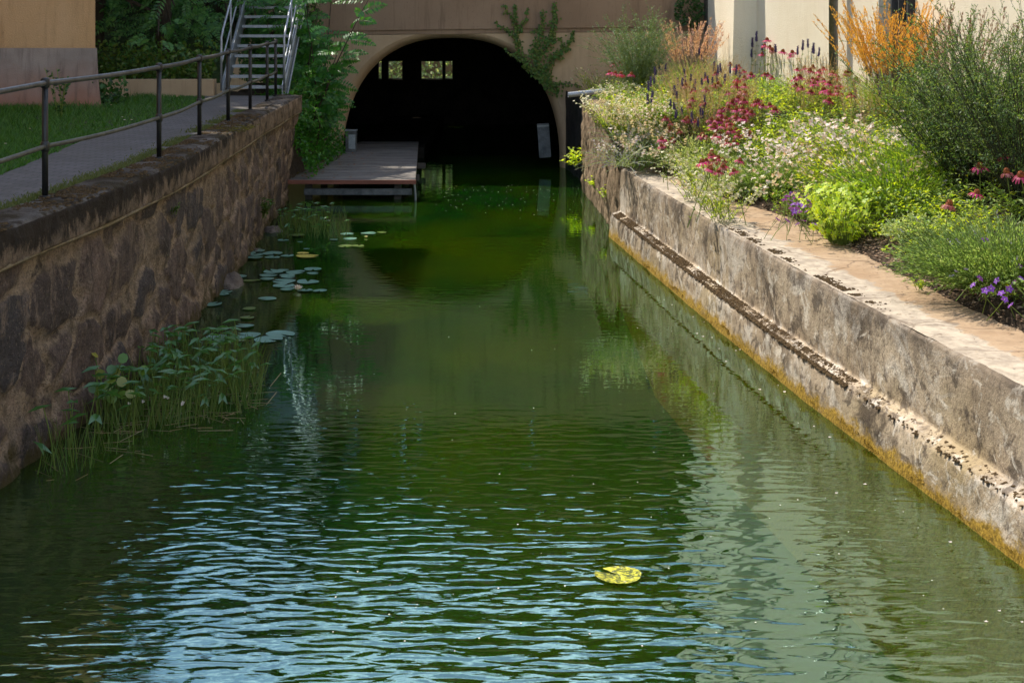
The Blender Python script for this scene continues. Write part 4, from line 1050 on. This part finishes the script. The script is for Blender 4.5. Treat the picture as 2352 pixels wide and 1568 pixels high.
    sets = [('far end of the bed below the pink plume grass', [(1544, 107), (1599, 116), (1606, 112), (1612, 122), (1520, 135), (1514, 148), (1528, 150), (1596, 133), (1505, 158)]),
            ('cream wall right of the buttress', [(1737, 82), (1728, 95), (1757, 95), (1750, 103), (1723, 112), (1726, 118), (1782, 106), (1856, 96), (1843, 102), (1866, 108), (1869, 110), (1880, 116), (1832, 112), (1753, 117)]),
            ('middle of the bed before the thick coneflower cluster', [(1662, 112), (1640, 152), (1648, 160), (1656, 155), (1677, 155), (1620, 170), (1627, 178), (1636, 180), (1612, 182), (1690, 158), (1700, 165), (1648, 176), (1664, 180)]),
            ('left side of the bed above the rough wall', [(1573, 168), (1586, 172), (1558, 182), (1565, 190), (1550, 205), (1555, 215), (1502, 178), (1495, 186), (1490, 195), (1488, 225), (1496, 222), (1540, 230), (1549, 238), (1595, 195), (1575, 180), (1618, 232), (1610, 250), (1612, 258), (1590, 270), (1604, 278), (1566, 250), (1552, 258)]),
            ('golden plume grass', [(2003, 140), (1990, 150), (2012, 155), (1998, 162), (2052, 140), (2037, 165), (2014, 178), (1990, 185), (2028, 182), (1960, 190), (1965, 215), (2022, 205), (2068, 180)])]
    for g, lst in sets:
        for (x, y) in lst:
            p = head(x, y+14, .55); HS[random.choice((0, 0, 1))].put(p, U(0, 6.28), U(1.05, 1.5), (U(-.12, .12), U(-.12, .12)), 'dark purple flower spike by the '+g, 'purple spikes by the '+g)
    # gaura ----------------------------------------------------------------------------
    def flower4(mb, p, r):
        n = Vector((U(-.6, .3), U(-1, .2), U(.1, 1))).normalized(); u = perp(n); v = n.cross(u)
        for k in range(4):
            a = U(-.2, .2)+k*1.25; mb.blade(p, u*math.cos(a)+v*math.sin(a), r, r*.95, n)
    def gaura(seed, H=.75, nst=24, nf=4, fm='white', fr=.031, lm='green', spread=1.0):
        random.seed(seed); t = thing('gaura_plant', 'x', 'flowers'); tk = MB(); fl = MB(); lf = MB()
        for s in range(nst):
            pts = arc((U(-.12, .12), U(-.12, .12), 0), rdir(1.5, spread), H*U(.75, 1.3), .7, 7); tk.tube(pts, [.0028]*4+[.002]*4, 3, False)
            for k in range(nf):
                q, tt = at(pts, U(.6, 1)); flower4(fl, q+rv(.015), fr*U(.7, 1.2))
            for k in range(18):
                q, tt = at(pts, U(.05, .75)); lf.leaf(q, tt*.6+rdir(.2, .8), U(.03, .06), .009, Vector((0, 0, 1)), .2)
        tk.build('stems', M['stem'], t); tag(fl.build('blossoms', M[fm], t), kind='stuff'); lf.build('foliage', M[lm], t); return Proto(t)
    GA = [gaura(11), gaura(12, .7, 22), gaura(13, .85, 26, 5)]
    pos = [(1790, 300), (1840, 310), (1890, 300), (1940, 320), (1850, 345), (1910, 350), (1970, 345), (1800, 350), (1960, 290), (2010, 310), (2030, 350), (1750, 330), (1880, 385), (1820, 390), (1990, 390)]
    for i, (x, y) in enumerate(pos):
        p = head(x, y+8, .5); p.z = bedz(p.x, p.y); GA[i % 3].put(p, U(0, 6.28), U(.85, 1.1), (0, 0), 'white and pink gaura in the blossom cloud left of the dark bush', 'gaura plants in the blossom cloud')
    GP = [gaura(14, .55, 30, 9, 'white', .019, 'greygreen'), gaura(15, .5, 26, 9, 'cream', .019, 'lime')]
    for i, (x, y) in enumerate([(1440, 265), (1470, 280), (1490, 300), (1455, 310), (1430, 290), (1475, 335), (1505, 290), (1415, 262), (1445, 345), (1500, 330), (1425, 325)]):
        p = head(x, y, .3); p.x += .08; p.z = bedz(p.x, p.y); GP[0].put(p, U(0, 6.28), U(.8, 1.1), (0, -.25), 'pale pink flowering plant spilling over the rough planter wall', 'pale pink plants over the planter wall')
    for i, (x, y) in enumerate([(1380, 150), (1400, 190), (1420, 220), (1450, 212), (1480, 235), (1395, 235), (1440, 185), (1365, 170), (1500, 205), (1470, 180), (1520, 240), (1540, 215), (1420, 250), (1600, 380), (1630, 395), (1660, 420), (1590, 345)]):
        p = head(x, y, .45); p.z = bedz(p.x, p.y); GP[1].put(p, U(0, 6.28), U(.9, 1.3), (0, 0), 'cream flowering plant at the tunnel end of the bed' if i < 13 else 'cream flowering plant on the ledge side of the bed', 'cream flowers at the tunnel end' if i < 13 else 'cream flowers on the ledge side')
    # mounds of fine foliage -------------------------------------------------------------
    def mound(name, lab, base, r, h, n, mat, L_=.11, W_=.008, fl=None, nf=0, cat='shrub', lean=-.15):
        t = thing(name, lab, cat, base); tk = MB(); cr = MB(); fb = MB()
        for i in range(n):
            v = rdir(0, 1)*U(0, 1)**.5; v.z = 0
            p = Vector((v.x*r*.6, v.y*r*.6, U(.0, .1))); d = Vector((v.x*1.1+lean*.5, v.y*1.1, U(.2, 1.1))); L2 = h*U(.65, 1.1)
            pts = arc(p, d, L2, .45, 4); tk.tube(pts, .0022, 3, False)
            for k in range(15):
                q, tt = at(pts, U(.25, 1)); cr.blade(q, tt+rv(.45), L_*U(.5, 1), W_)
            if fl and i < nf:
                q, tt = at(pts, .99)
                for k in range(16): cr2 = q+tt*U(0, .07); fb.blade(cr2, rv(), .011, .008)
        tk.build('stems', M['stem'], t); cr.build('foliage', mat, t)
        if fl: tag(fb.build('flower_spikes', fl, t), kind='stuff')
        return t
    random.seed(40)
    def B(x, y): 
        p = G(x, y, 1.05); p.z = bedz(p.x, p.y); return p
    mound('lavender_mound', 'large fine leaved green mound at the right edge spilling onto the ledge', B(2310, 690), .8, .55, 1500, M['greygreen'], .05, .007, M['lav'], 30)
    mound('lavender_mound', 'dense fine leaved mound behind the fallen coneflower on the ledge', B(1770, 462), .3, .36, 420, M['greygreen'], .07, .007, M['lav'], 10)
    mound('lavender_mound', 'silvery fine leaved mound beside the first purple geranium', B(1700, 455), .3, .36, 320, M['silver'], .06, .008)
    mound('grey_herb', 'small grey green herb clump on the mulch left of the large mound', B(2108, 590), .22, .24, 240, M['silver'], .035, .02)
    mound('silver_herb', 'pale silvery foliage clump at the corner where the low ledge begins', B(1600, 400), .4, .42, 380, M['silver'], .05, .014)
    mound('silver_herb', 'silver foliage tuft halfway along the near end of the ledge start', B(1640, 425), .3, .36, 260, M['silver'], .05, .012)
    mound('stem_mass', 'loose green stems leaning over behind the lime geranium', B(2060, 540), .5, .72, 520, M['green'], .08, .01, M['lav'], 60)
    mound('stem_mass', 'loose green stems between the dark bush and the large mound', B(2180, 520), .45, .7, 420, M['green'], .1, .012, M['lav'], 40)
    mound('stem_mass', 'bright loose green stems behind the blossom cloud edge', B(1990, 500), .4, .68, 380, M['lime'], .06, .012, M['lav'], 30)
    mound('dark_leaf_plant', 'dark green leafy plant at the planter end of the ledge', B(1520, 378), .25, .3, 160, M['green'], .07, .045)
    # lime geranium and purple geraniums
    t = thing('geranium_plant', 'bright lime green lobed leaf plant on the ledge edge', 'plant', B(1935, 556)); tk = MB(); cr = MB()
    for i in range(420):
        v = rdir(0, 1)*U(0, 1)**.5; d = Vector((v.x*.45-.1, v.y*.5, U(.5, 1.4))); pts = arc((v.x*.14, v.y*.2, 0), d, U(.08, .62), .4, 3); tk.tube(pts, .002, 3, False)
        q = pts[-1]; nrm = Vector((U(-.8, .2), U(-.9, .1), U(.2, 1))).normalized(); u = perp(nrm); vv = nrm.cross(u)
        for k in range(5): a = -1.9+k*.95; cr.blade(q, u*math.cos(a)+vv*math.sin(a), U(.035, .05), .03, nrm)
    tk.build('stems', M['stem'], t); M['vlime'] = m_leaf('vivid_lime_leaf', [(.55, .72, .015), (.75, .82, .02), (.35, .55, .015), (.6, .66, .15)], .55); cr.build('foliage', M['vlime'], t)
    def gerflower(seed):
        random.seed(seed); t = thing('geranium_flower', 'x', 'flower'); mb = MB(); mb.tube([(0, 0, -.18), (.01, 0, -.08), (0, 0, 0)], .0018, 4); mb.build('stem', M['stem'], t)
        mb = MB()
        for k in range(5): a = k*1.257; mb.leaf(Vector((0, 0, 0)), Vector((math.cos(a), math.sin(a), .25)), .021, .02, Vector((0, 0, 1)), .15)
        mb.build('petals', M['purple'], t); mb = MB(); mb.blob((0, 0, 0), .004, 1, 6, 2); mb.build('centre', M['white'], t); return Proto(t)
    GF = gerflower(9)
    for (x, y) in [(1812, 452), (1820, 462), (1830, 455), (1843, 446), (1855, 452), (1862, 462), (1836, 470), (1822, 480), (1850, 475), (1866, 478), (1842, 488), (1872, 448), (1876, 436), (1883, 428), (1890, 440), (1829, 492), (1790, 505), (1812, 508), (1836, 515), (1850, 508), (1873, 516), (1846, 462), (1858, 440), (1832, 442), (1900, 430), (1895, 420), (1826, 470), (1868, 470), (1815, 470), (1822, 446), (1835, 480), (1845, 470), (1858, 486), (1840, 455), (1850, 440), (1866, 452), (1806, 460), (1828, 486), (1872, 460), (1860, 472), (1834, 466), (1852, 462)]:
        q = G(x, y, 1.3 if y < 490 else 1.12); q = G(x-4, y, 1.2 if y < 490 else 1.08); q = Vector((0, 0, CAMZ)).lerp(q, .94); GF.put(q, U(0, 6.28), U(1.5, 2.1), (U(.2, .9), U(-.5, .1)), 'violet geranium blossom in the patch left of the lime green plant', 'violet blossoms left of the lime green plant')
    for (x, y) in [(2250, 640), (2290, 645), (2300, 674), (2330, 650), (2262, 551), (2318, 555), (2340, 612), (2236, 655), (2276, 663), (2318, 664), (2307, 688), (2322, 702), (2344, 640), (2262, 668)]:
        p = head(x, y, .3); GF.put(Vector((0, 0, CAMZ)).lerp(G(x, y, 1.06+.0022*max(0, 700-y)), .93), U(0, 6.28), 1.7, (U(.6, 1.1), U(-.5, .1)), 'violet geranium blossom at the foot of the large green mound', 'violet blossoms by the large green mound')
    random.seed(44); t = thing('geranium_plant', 'low trailing geranium foliage under the violet blossoms', 'plant', B(1850, 500)); tk = MB(); cr = MB()
    for i in range(300):
        v = rdir(0, 1)*U(0, 1)**.5; pts = arc((v.x*.1, v.y*.3, 0), Vector((v.x-.3, v.y, U(.3, 1))), U(.08, .3), .6, 3); tk.tube(pts, .002, 3, False); cr.blade(pts[-1], rdir(.3), .03, .026)
    tk.build('stems', M['stemdry'], t); cr.build('foliage', M['green'], t)
    # grasses ------------------------------------------------------------------------------
    def plumegrass(name, lab, base, n, H, spread, mat, pl_, dens=70, lw=.012, tall=1.0):
        t = thing(name, lab, 'grass', base); tk = MB(); pm = MB(); bl = MB()
        for i in range(n):
            pts = arc((random.gauss(0, .07), random.gauss(0, .07), 0), rdir(1/spread*U(.7, 1.6)), H*U(.78, 1.08), .25, 7); tk.tube(pts, .002, 3, False)
            for k in range(dens):
                tt_ = 1-pl_*U(0, 1); q, tt = at(pts, tt_); pm.blade(q+rv(lw), tt*1.4+rv(.5), U(.03, .06), lw*.75)
        for i in range(n*2):
            pts = arc((random.gauss(0, .08), random.gauss(0, .08), 0), rdir(1.6), H*U(.4, .75), 1.0, 5)
            for a, b in zip(pts[:-1], pts[1:]): s = perp((b-a).normalized())*.004; bl.face([a-s, a+s, b+s*.8, b-s*.8])
        tk.build('stems', M['stemdry'], t); pm.build('plumes', mat, t); bl.build('blades', M['green'], t); return t
    random.seed(41)
    p = P(2045, 200, 21.2); p.z = bedz(p.x, p.y)
    plumegrass('feather_reed_grass', 'golden orange feather reed grass in front of the window bay', p, 130, 1.68, .4, M['gold'], .45, 85, .015)
    p = P(1585, 100, 30.4); p.z = bedz(p.x, p.y)
    plumegrass('silver_grass', 'pink plumed grass in front of the facade corner beside the buttress', p, 80, 1.45, .5, M['pinkplume'], .4, 50, .02)
    for i, (x, y, d) in enumerate(((2165, 90, 19.5), (2210, 100, 18.5), (2260, 100, 17.8))):
        p = P(x, y, d); p.z = bedz(p.x, p.y); plumegrass('brown_seed_grass', ['brown seed spikes right of the golden grass', 'brown seed spikes above the left part of the dark bush', 'brown seed spikes above the middle of the dark bush'][i], p, 26, 1.75, .33, M['brownplume'], .3, 34, .013)
    # bushes -------------------------------------------------------------------------------
    def airy(name, lab, base, H, r, n, mat, sub=9, lv=14, L_=.03, W_=.01, stem=None, up=1.1):
        t = thing(name, lab, 'shrub', base); tk = MB(); cr = MB()
        for i in range(n):
            d = rdir(up*U(.6, 2.0), r/H*1.25); pts = arc((U(-.1, .1), U(-.1, .1), 0), d, H*U(.7, 1.12), .2, 7); tk.tube(pts, [.006, .006, .005, .004, .004, .003, .0025, .002], 4, False)
            for k in range(sub):
                q, tt = at(pts, U(.25, .98)); p2 = arc(q, tt+rv(.9), H*U(.1, .26), .1, 3); tk.tube(p2, .0018, 3, False)
                for m_ in range(lv):
                    q2, t2 = at(p2, U(.05, 1)); cr.blade(q2, t2*.5+rv(.9), L_*U(.5, 1.3), W_)
        tk.build('stems', M['stemdark'] if not stem else stem, t); cr.build('foliage', mat, t); return t
    random.seed(42)
    for (x, d, H, r, n, lab) in ((2240, 16.2, 1.75, .95, 110, 'broad dark airy bush in front of the cream wall'), (2350, 15.0, 2.0, .9, 110, 'tall dark airy bush at the right edge with twigs above the others'), (2205, 16.6, 1.35, .7, 80, 'lower left flank bush next to the golden grass')):
        p = P(x, 300, d); p.z = bedz(p.x, p.y); airy('airy_bush', lab, p, H, r, n, M['bushdark'], 11, 20, .036, .011)
    # inner dense leaves of the bush
    p = P(2290, 300, 15.9); p.z = bedz(p.x, p.y)
    p = P(1462, 110, 29.2); p.z = bedz(p.x, p.y); airy('grey_bush', 'rounded blue green bush in front of the facade at the tunnel end', p, 1.55, .6, 80, M['bluegreen'], 12, 18, .035, .012, M['stem'])
    random.seed(43)                         # russian sage at the corner
    for i, (x, y, lab) in enumerate(((1425, 372, 'lavender blue sage hanging over the corner of the planter wall'), (1450, 350, 'lavender blue sage standing behind the first ledge corner'))):
        p = head(x, y, .1); p = G(x, y, 1.3); p.z = bedz(p.x+.3, p.y) if i else 1.25; t = thing('russian_sage', lab, 'shrub', (p.x, p.y, p.z)); tk = MB(); fb = MB()
        for s in range(48):
            pts = arc((U(-.1, .2), U(-.3, .3), 0), Vector((U(-1.0, .5), U(-1, .4), U(.1, .9))), U(.35, .75), .8, 6); tk.tube(pts, .002, 3, False)
            for k in range(34):
                q, tt = at(pts, U(.25, 1)); fb.blade(q+rv(.012), rv(), .013, .009)
        tk.build('stems', M['silver'], t); fb.build('flowers', M['lav'], t)
    # lime sprigs on the dark wall, weeds on the ledge
    def sprig(lab, base, n, L_, mat, ll=.06, lw=.03, drx=-.6):
        t = thing('weed', lab, 'plant', base); tk = MB(); cr = MB()
        for s in range(n):
            pts = arc((U(-.03, .03), U(-.03, .03), 0), Vector((U(drx, .25), U(-.6, .3), U(.3, 1))), L_*U(.6, 1.1), .5, 4); tk.tube(pts, .003, 3, False)
            for k in range(9):
                q, tt = at(pts, U(.2, 1)); cr.leaf(q, tt*.5+rdir(.2, .9), ll*U(.7, 1.2), lw)
        tk.build('stems', M['stem'], t); cr.build('leaves', mat, t)
    sprig('lime green sprig growing from the dark wall joint above the water', (1.22, 29.45, .42), 12, .4, M['vlime'], .09, .045)
    sprig('small lime weed low on the rough planter wall', (1.43, 27.2, .3), 7, .25, M['vlime'], .07, .035)
    sprig('yellow green weed rooted in the rough wall near the ledge corner', (1.5, 25.0, .35), 8, .28, M['lime'], .06, .03)
    sprig('small dark weed with a spent coneflower on the ledge', B(1655, 482), 9, .12, M['lime'], .03, .018, -.8)
    sprig('tiny lone weed on the bare ledge near the large mound', B(2112, 665), 9, .14, M['lime'], .045, .012, -.8)
    sprig('small fern on the rubble wall below the coping', (leftX(16.0)+.03, 16.0, 1.35), 7, .12, M['ivy'], .03, .02, .0)
    sprig('leafy weed hanging at the waterline of the rubble wall', (leftX(23)+.05, 23.0, .35), 10, .3, M['ivy'], .07, .05, .0)
    CF[2].put(Vector((B(1672, 470).x, B(1672, 470).y, 1.06)), 1, .9, (1.4, .3), 'spent coneflower head lying on the ledge', None)
    # a few long arching bare stems over the ledge
    random.seed(46); t = thing('arching_stems', 'long thin pale stems arching over the ledge', 'plant', B(1880, 470)); mb = MB()
    for s in range(10): mb.tube(arc((U(0, .3), U(-.6, .6), .25), Vector((-1, -.6*U(.3, 1), U(.5, 1))), U(.7, 1.1), .9, 9), .002, 3, False)
    mb.build('stems', M['straw'], t)
bed()
print('bed done')

# ------------------------------------------------------------------ water plants
def water():
    def pad(seed, mat):
        random.seed(seed); mb = MB(); n = 26; c = len(mb.v); mb.v.append((0, 0, .0)); 
        for r_, z in ((.55, .0), (1, .0)):
            for k in range(n+1):
                a = .24+(2*math.pi-.48)*k/n; rr = r_*(1+(.03*math.sin(a*3+seed)+U(-.015, .015) if r_ == 1 else 0)); mb.v.append((rr*math.cos(a), rr*math.sin(a), z+(.035*max(0, math.sin(a*2+seed))+.01 if r_ == 1 else 0)))
        for k in range(n): mb.f.append((0, 1+k, 2+k)); mb.m.append(0); mb.f.append((1+k, n+2+k, n+3+k, 2+k)); mb.m.append(0)
        return mb.build('lily_pad', mat, None, True)
    protos = {k: [pad(i, M[m]) for i in range(3)] for k, m in (('b', 'pad'), ('g', 'padgreen'), ('y', 'padyellow'))}
    used = set()
    L_ = [(905, 547, 95, 'b'), (1045, 562, 50, 'b'), (1100, 622, 55, 'b'), (655, 640, 195, 'b'), (640, 672, 200, 'b'), (815, 662, 170, 'b'), (650, 694, 180, 'b'), (815, 690, 130, 'b'), (940, 678, 110, 'b'), (1070, 657, 100, 'y'), (1105, 683, 190, 'y'),
          (1440, 498, 110, 'b'), (1620, 493, 130, 'b'), (1730, 487, 80, 'g'), (1465, 535, 115, 'b'), (1330, 543, 70, 'b'), (1425, 598, 120, 'g'), (1530, 597, 110, 'g'), (1155, 793, 145, 'b'), (905, 803, 100, 'b'), (820, 816, 165, 'b'), (1005, 816, 160, 'b'), (1150, 825, 100, 'b'),
          (780, 843, 150, 'b'), (940, 843, 130, 'b'), (535, 855, 130, 'b'), (770, 875, 120, 'b'), (945, 860, 120, 'b'), (640, 885, 140, 'g'), (915, 892, 190, 'b'), (1110, 897, 185, 'b'), (910, 930, 180, 'b'), (1090, 970, 130, 'b'), (940, 962, 120, 'b'), (450, 930, 180, 'g'),
          (380, 980, 190, 'b'), (410, 1000, 90, 'b'), (770, 1038, 155, 'b'), (310, 1086, 165, 'b'), (620, 1123, 110, 'g'), (605, 1200, 120, 'g'), (585, 1270, 155, 'b'), (350, 1357, 175, 'b'), (600, 1345, 235, 'b'), (885, 1335, 245, 'b'), (780, 1380, 240, 'b'), (560, 1390, 70, 'g'), (1210, 975, 120, 'b'), (1015, 510, 140, 'g')]
    def zone(cx_, cy_):
        if cy_ < 760: return 'on the water near the jetty reeds' if cx_ > 1200 else 'in the far group below the jetty reeds'
        if cy_ < 1110: return 'in the middle group around the white water lily' if cx_ > 480 else 'beside the flat boulder'
        return 'in the near group beyond the arrowhead leaves'
    colr = {'b': 'blue green', 'g': 'olive green', 'y': 'yellow'}
    random.seed(77)
    for i, (cx_, cy_, w_, k) in enumerate(L_):
        p = G(402+cx_*.2746, 402+cy_*.2746, 0); r_ = w_*.2746/2*p.y/F
        key = (k, i % 3); src = protos[k][i % 3]
        if key in used: o = src.copy(); sc.collection.objects.link(o)
        else: o = src; used.add(key)
        o.location = (p.x, p.y, .006+.0015*(i % 7)); o.scale = (r_, r_, r_); o.rotation_euler = (U(-.03, .03), U(-.03, .03), U(0, 6.28))
        lab = '%s lily pad %s' % (colr[k], zone(cx_, cy_))
        if k == 'y': lab = 'small yellow lily pad partly over a larger one' if i == 9 else 'larger sunlit yellow lily pad under a smaller one'
        tag(o, lab, 'lily pad', 'lily pads floating ' + zone(cx_, cy_))
    o = protos['b'][0].copy(); o.data = o.data.copy(); o.data.materials[0] = M['padsun']; sc.collection.objects.link(o); p = G(1420, 1323, 0); r_ = 54*p.y/F
    o.location = (p.x, p.y, .01); o.scale = (r_, r_*1.0, r_); o.rotation_euler = (0, 0, 2.5); tag(o, 'single mottled yellow lily pad floating alone in the foreground water', 'lily pad'); del o['group']
    for k, v in protos.items():
        for j, o in enumerate(v):
            if (k, j) not in used: bpy.data.objects.remove(o)
    # water lily
    def lily(px, py, s, mat, lab):
        p = G(px, py, 0); t = thing('water_lily', lab, 'flower', (p.x, p.y, .005)); mb = MB()
        for ring, (n, el, L2) in enumerate(((8, .5, .075), (8, 1.1, .07), (6, 2.2, .06))):
            for k in range(n): a = k*2*math.pi/n+ring*.4; mb.leaf(Vector((0, 0, .0)), Vector((math.cos(a), math.sin(a), el)), L2*s, .03*s, Vector((-math.cos(a), -math.sin(a), 1)), -.12)
        mb.build('petals', mat, t); mb = MB(); mb.blob((0, 0, .01), .014*s, 1.2, 8, 3); mb.build('centre', M['padyellow'], t)
    lily(402+1028*.2746, 402+966*.2746, 1.15, M['white'], 'open white water lily among the middle lily pads')
    lily(402+1598*.2746, 402+526*.2746, .55, M['cream'], 'small yellowish water lily bud below the jetty')
    # arrowhead
    def arrow(seed, H):
        random.seed(seed); t = thing('arrowhead_plant', 'x', 'water plant'); lean = Vector((U(-.12, .12), U(-.12, .12), 1))
        pts = arc((0, 0, -.08), lean, H+.08, .08, 4); mb = MB(); mb.tube(pts, [.006, .006, .005, .004, .0035], 5); mb.build('stem', M['stemw'], t)
        mb = MB(); q = pts[-1]; a = U(0, 6.28); d = Vector((math.cos(a), math.sin(a), U(-.1, .5))).normalized(); s = perp(d); n = s.cross(d)
        Lf, W_ = U(.09, .14), U(.05, .075)
        c0 = q; tip = q+d*Lf-n*.02; l1 = q+s*W_*.55+n*.01; r1 = q-s*W_*.55+n*.01; lb = q-d*Lf*.55+s*W_*.7; rb = q-d*Lf*.55-s*W_*.7; ml = q+d*Lf*.4+s*W_*.42+n*.012; mr = q+d*Lf*.4-s*W_*.42+n*.012
        for f in ((c0, l1, ml), (c0, ml, tip), (c0, tip, mr), (c0, mr, r1), (c0, lb, l1), (c0, r1, rb)): mb.face(f)
        # share island: merge by reusing vertices
        mb2 = MB(); idx = {}; 
        for f in mb.f:
            g = []
            for i in f:
                v = mb.v[i]; kk = tuple(round(x, 5) for x in v)
                if kk not in idx: idx[kk] = len(mb2.v); mb2.v.append(v)
                g.append(idx[kk])
            mb2.f.append(tuple(g)); mb2.m.append(0)
        mb2.build('leaf', M['arrowleaf'], t); return Proto(t)
    M['stemw'] = m_leaf('reed_stem', [(.09, .18, .02), (.16, .24, .03), (.2, .2, .03)], .3)
    M['arrowleaf'] = m_leaf('arrowhead_leaf', [(.08, .2, .02), (.14, .29, .03), (.2, .33, .03), (.06, .17, .04), (.1, .22, .03), (.42, .36, .03)], .45, .35, .05)
    AP = [arrow(i, h) for i, h in enumerate((.42, .36, .3, .46, .22, .38))]
    random.seed(66)
    def clump():
        d = U(12.9, 15.3) if U(0, 1) > .1 else U(11.6, 12.9); w_ = lerp([(11.2, .3), (12.6, .6), (13.5, 1.3), (14.5, 1.15), (15.3, .7)], d); u_ = U(0, 1)
        return leftX(d)+.1+u_*w_, d, u_
    for i in range(190):
        x, d, u_ = clump()
        w1 = 'touching the rubble wall' if u_ < .33 else ('at the open water edge' if u_ > .7 else 'in the middle'); w2 = 'nearest to the camera' if d < 13.1 else ('farthest from the camera' if d > 14 else 'halfway along')
        AP[i % 6].put((x, d, 0), U(0, 6.28), U(.7, 1.1), (U(-.15, .15), U(-.15, .15)), 'arrowhead plant %s of the near clump, %s' % (w1, w2), 'near arrowhead clump, %s, %s' % (w1, w2))
    for i in range(60):
        x = random.gauss(705, 32); y = U(505, 548); p = G(x, y, 0); AP[i % 6].put((max(p.x, leftX(p.y)+.1), p.y, 0), U(0, 6.28), U(.45, .95), (U(-.15, .15), U(-.15, .15)), 'small arrowhead plant in the reedy clump in front of the jetty', 'arrowhead plants by the jetty')
    # reeds / litter
    mb = MB(); random.seed(67)
    for (x0, x1, y0, y1, n, h) in ((0, 0, 0, 0, 900, .36), (640, 800, 500, 550, 330, .3), (545, 592, 830, 880, 60, .38)):
        for i in range(n):
            if x1: p = G(U(x0, x1), U(y0, y1), 0)
            else: cx_, cd_, _ = clump(); p = Vector((cx_, cd_, 0))
            if p.x < leftX(p.y)+.05: continue
            mb.tube(arc((p.x, p.y, -.03), rdir(3.5), h*U(.4, 1.1), .3, 4), [.0035, .003, .0025, .002, .0012], 3, False)
    tag(mb.build('reeds', M['stemw']), 'thin green reed stalks rising from the shaded water', 'reeds', kind='stuff')
    mb = MB()
    for i in range(170):
        cx_, cd_, _ = clump(); p = Vector((cx_+.1, cd_-.2, 0))
        if p.x < leftX(p.y)+.05: continue
        a = U(0, 6.28); q = Vector((p.x, p.y, .01)); mb.tube([q, q+Vector((math.cos(a), math.sin(a), U(0, .25)))*U(.1, .3)], .003, 3, False)
    tag(mb.build('fallen_stalks', M['stemdry']), 'fallen brown stalks lying on the water at the near clump', 'reeds', kind='stuff')
    t = thing('broadleaf_weed', 'round leaved plant against the rubble wall at the left edge', 'water plant', (leftX(13.3)+.12, 13.3, .05)); mb = MB(); tk = MB()
    for i in range(22):
        pts = arc((0, 0, 0), Vector((U(-.2, .7), U(-.8, .3), U(.5, 1.2))), U(.2, .5), .4, 4); tk.tube(pts, .004, 4, False); nrm = Vector((U(-.3, .5), U(-1, .0), U(.3, 1))); u = perp(nrm.normalized()); v = nrm.normalized().cross(u)
        mb.face([pts[-1]+(u*math.cos(k*.785)+v*math.sin(k*.785))*.045 for k in range(8)])
    tk.build('stems', M['stemw'], t); mb.build('leaves', M['arrowleaf'], t)
    t0 = None
    for i, (x, y) in enumerate(((771, 1287), (855, 1275), (1003, 1252), (1093, 1280), (985, 1246), (1088, 1290))):
        p = P(x*.3847, 430.7+y*.3847, 13.0)
        if t0 is None:
            t0 = thing('arrowhead_blossom', 'small white three petalled blossom in the near arrowhead clump', 'flower', p, 'white blossoms in the near clump'); mb = MB()
            for k in range(3): a = k*2.09; mb.leaf(Vector((0, 0, 0)), Vector((math.cos(a), -.4, math.sin(a))), .018, .018, Vector((0, -1, 0)), 0)
            mb.build('petals', M['white'], t0); mb = MB(); mb.tube([(0, 0, 0), (0, .02, -p.z)], .002, 4); mb.build('stem', M['stemw'], t0)
        else: dup(t0, p)
    # fallen blossoms on the water
    mb = MB(); 
    for k in range(4): a = k*1.5; mb.blade(Vector((0, 0, 0)), Vector((math.cos(a), math.sin(a), .35)), .018, .014, Vector((0, 0, 1)))
    o0 = mb.build('fallen_blossom', M['white']); first = True; random.seed(68)
    pts = [(2250+.797*a, 500+.797*b) for a, b in ((675, 1050), (705, 1065), (750, 1070), (785, 1125), (870, 1135), (890, 1130), (820, 1190), (935, 1230), (1115, 1340), (510, 880), (655, 965), (550, 905), (990, 1330))]+[(2600+.785*a, 1500+.785*b) for a, b in ((560, 78), (685, 90), (915, 320), (1150, 380), (835, 265), (1530, 855), (1095, 560), (950, 605), (1780, 1205), (1712, 1260), (1895, 1262))]
    for (x, y) in pts:
        p = G(x/1.7415, y/1.7415, 0)
        if first: o = o0; first = False
        else: o = o0.copy(); sc.collection.objects.link(o)
        o.location = (p.x, p.y, .006); o.rotation_euler = (0, 0, U(0, 6)); s = U(.6, 1.1); o.scale = (s, s, s); tag(o, 'tiny pinkish white blossom floating beside the concrete wall', 'blossom', 'fallen blossoms on the water')
    mb = MB()
    for i in range(110):
        p = G(U(1000, 1330), 425+abs(random.gauss(0, 35)), .004); s = U(.004, .011); mb.face([p+Vector((math.cos(k*1.57)*s, math.sin(k*1.57)*s*1.5, 0)) for k in range(4)])
    for i in range(140):
        p = G(U(500, 2200), U(480, 1500), .004); s = U(.003, .007)
        if p.x < rightX(p.y)-.2: mb.face([p+Vector((math.cos(k*1.57)*s, math.sin(k*1.57)*s*1.5, 0)) for k in range(4)])
    tag(mb.build('floating_specks', M['speck']), 'pale pollen specks floating on the canal', 'specks', kind='stuff')
water()
print('all done', len(bpy.data.objects))
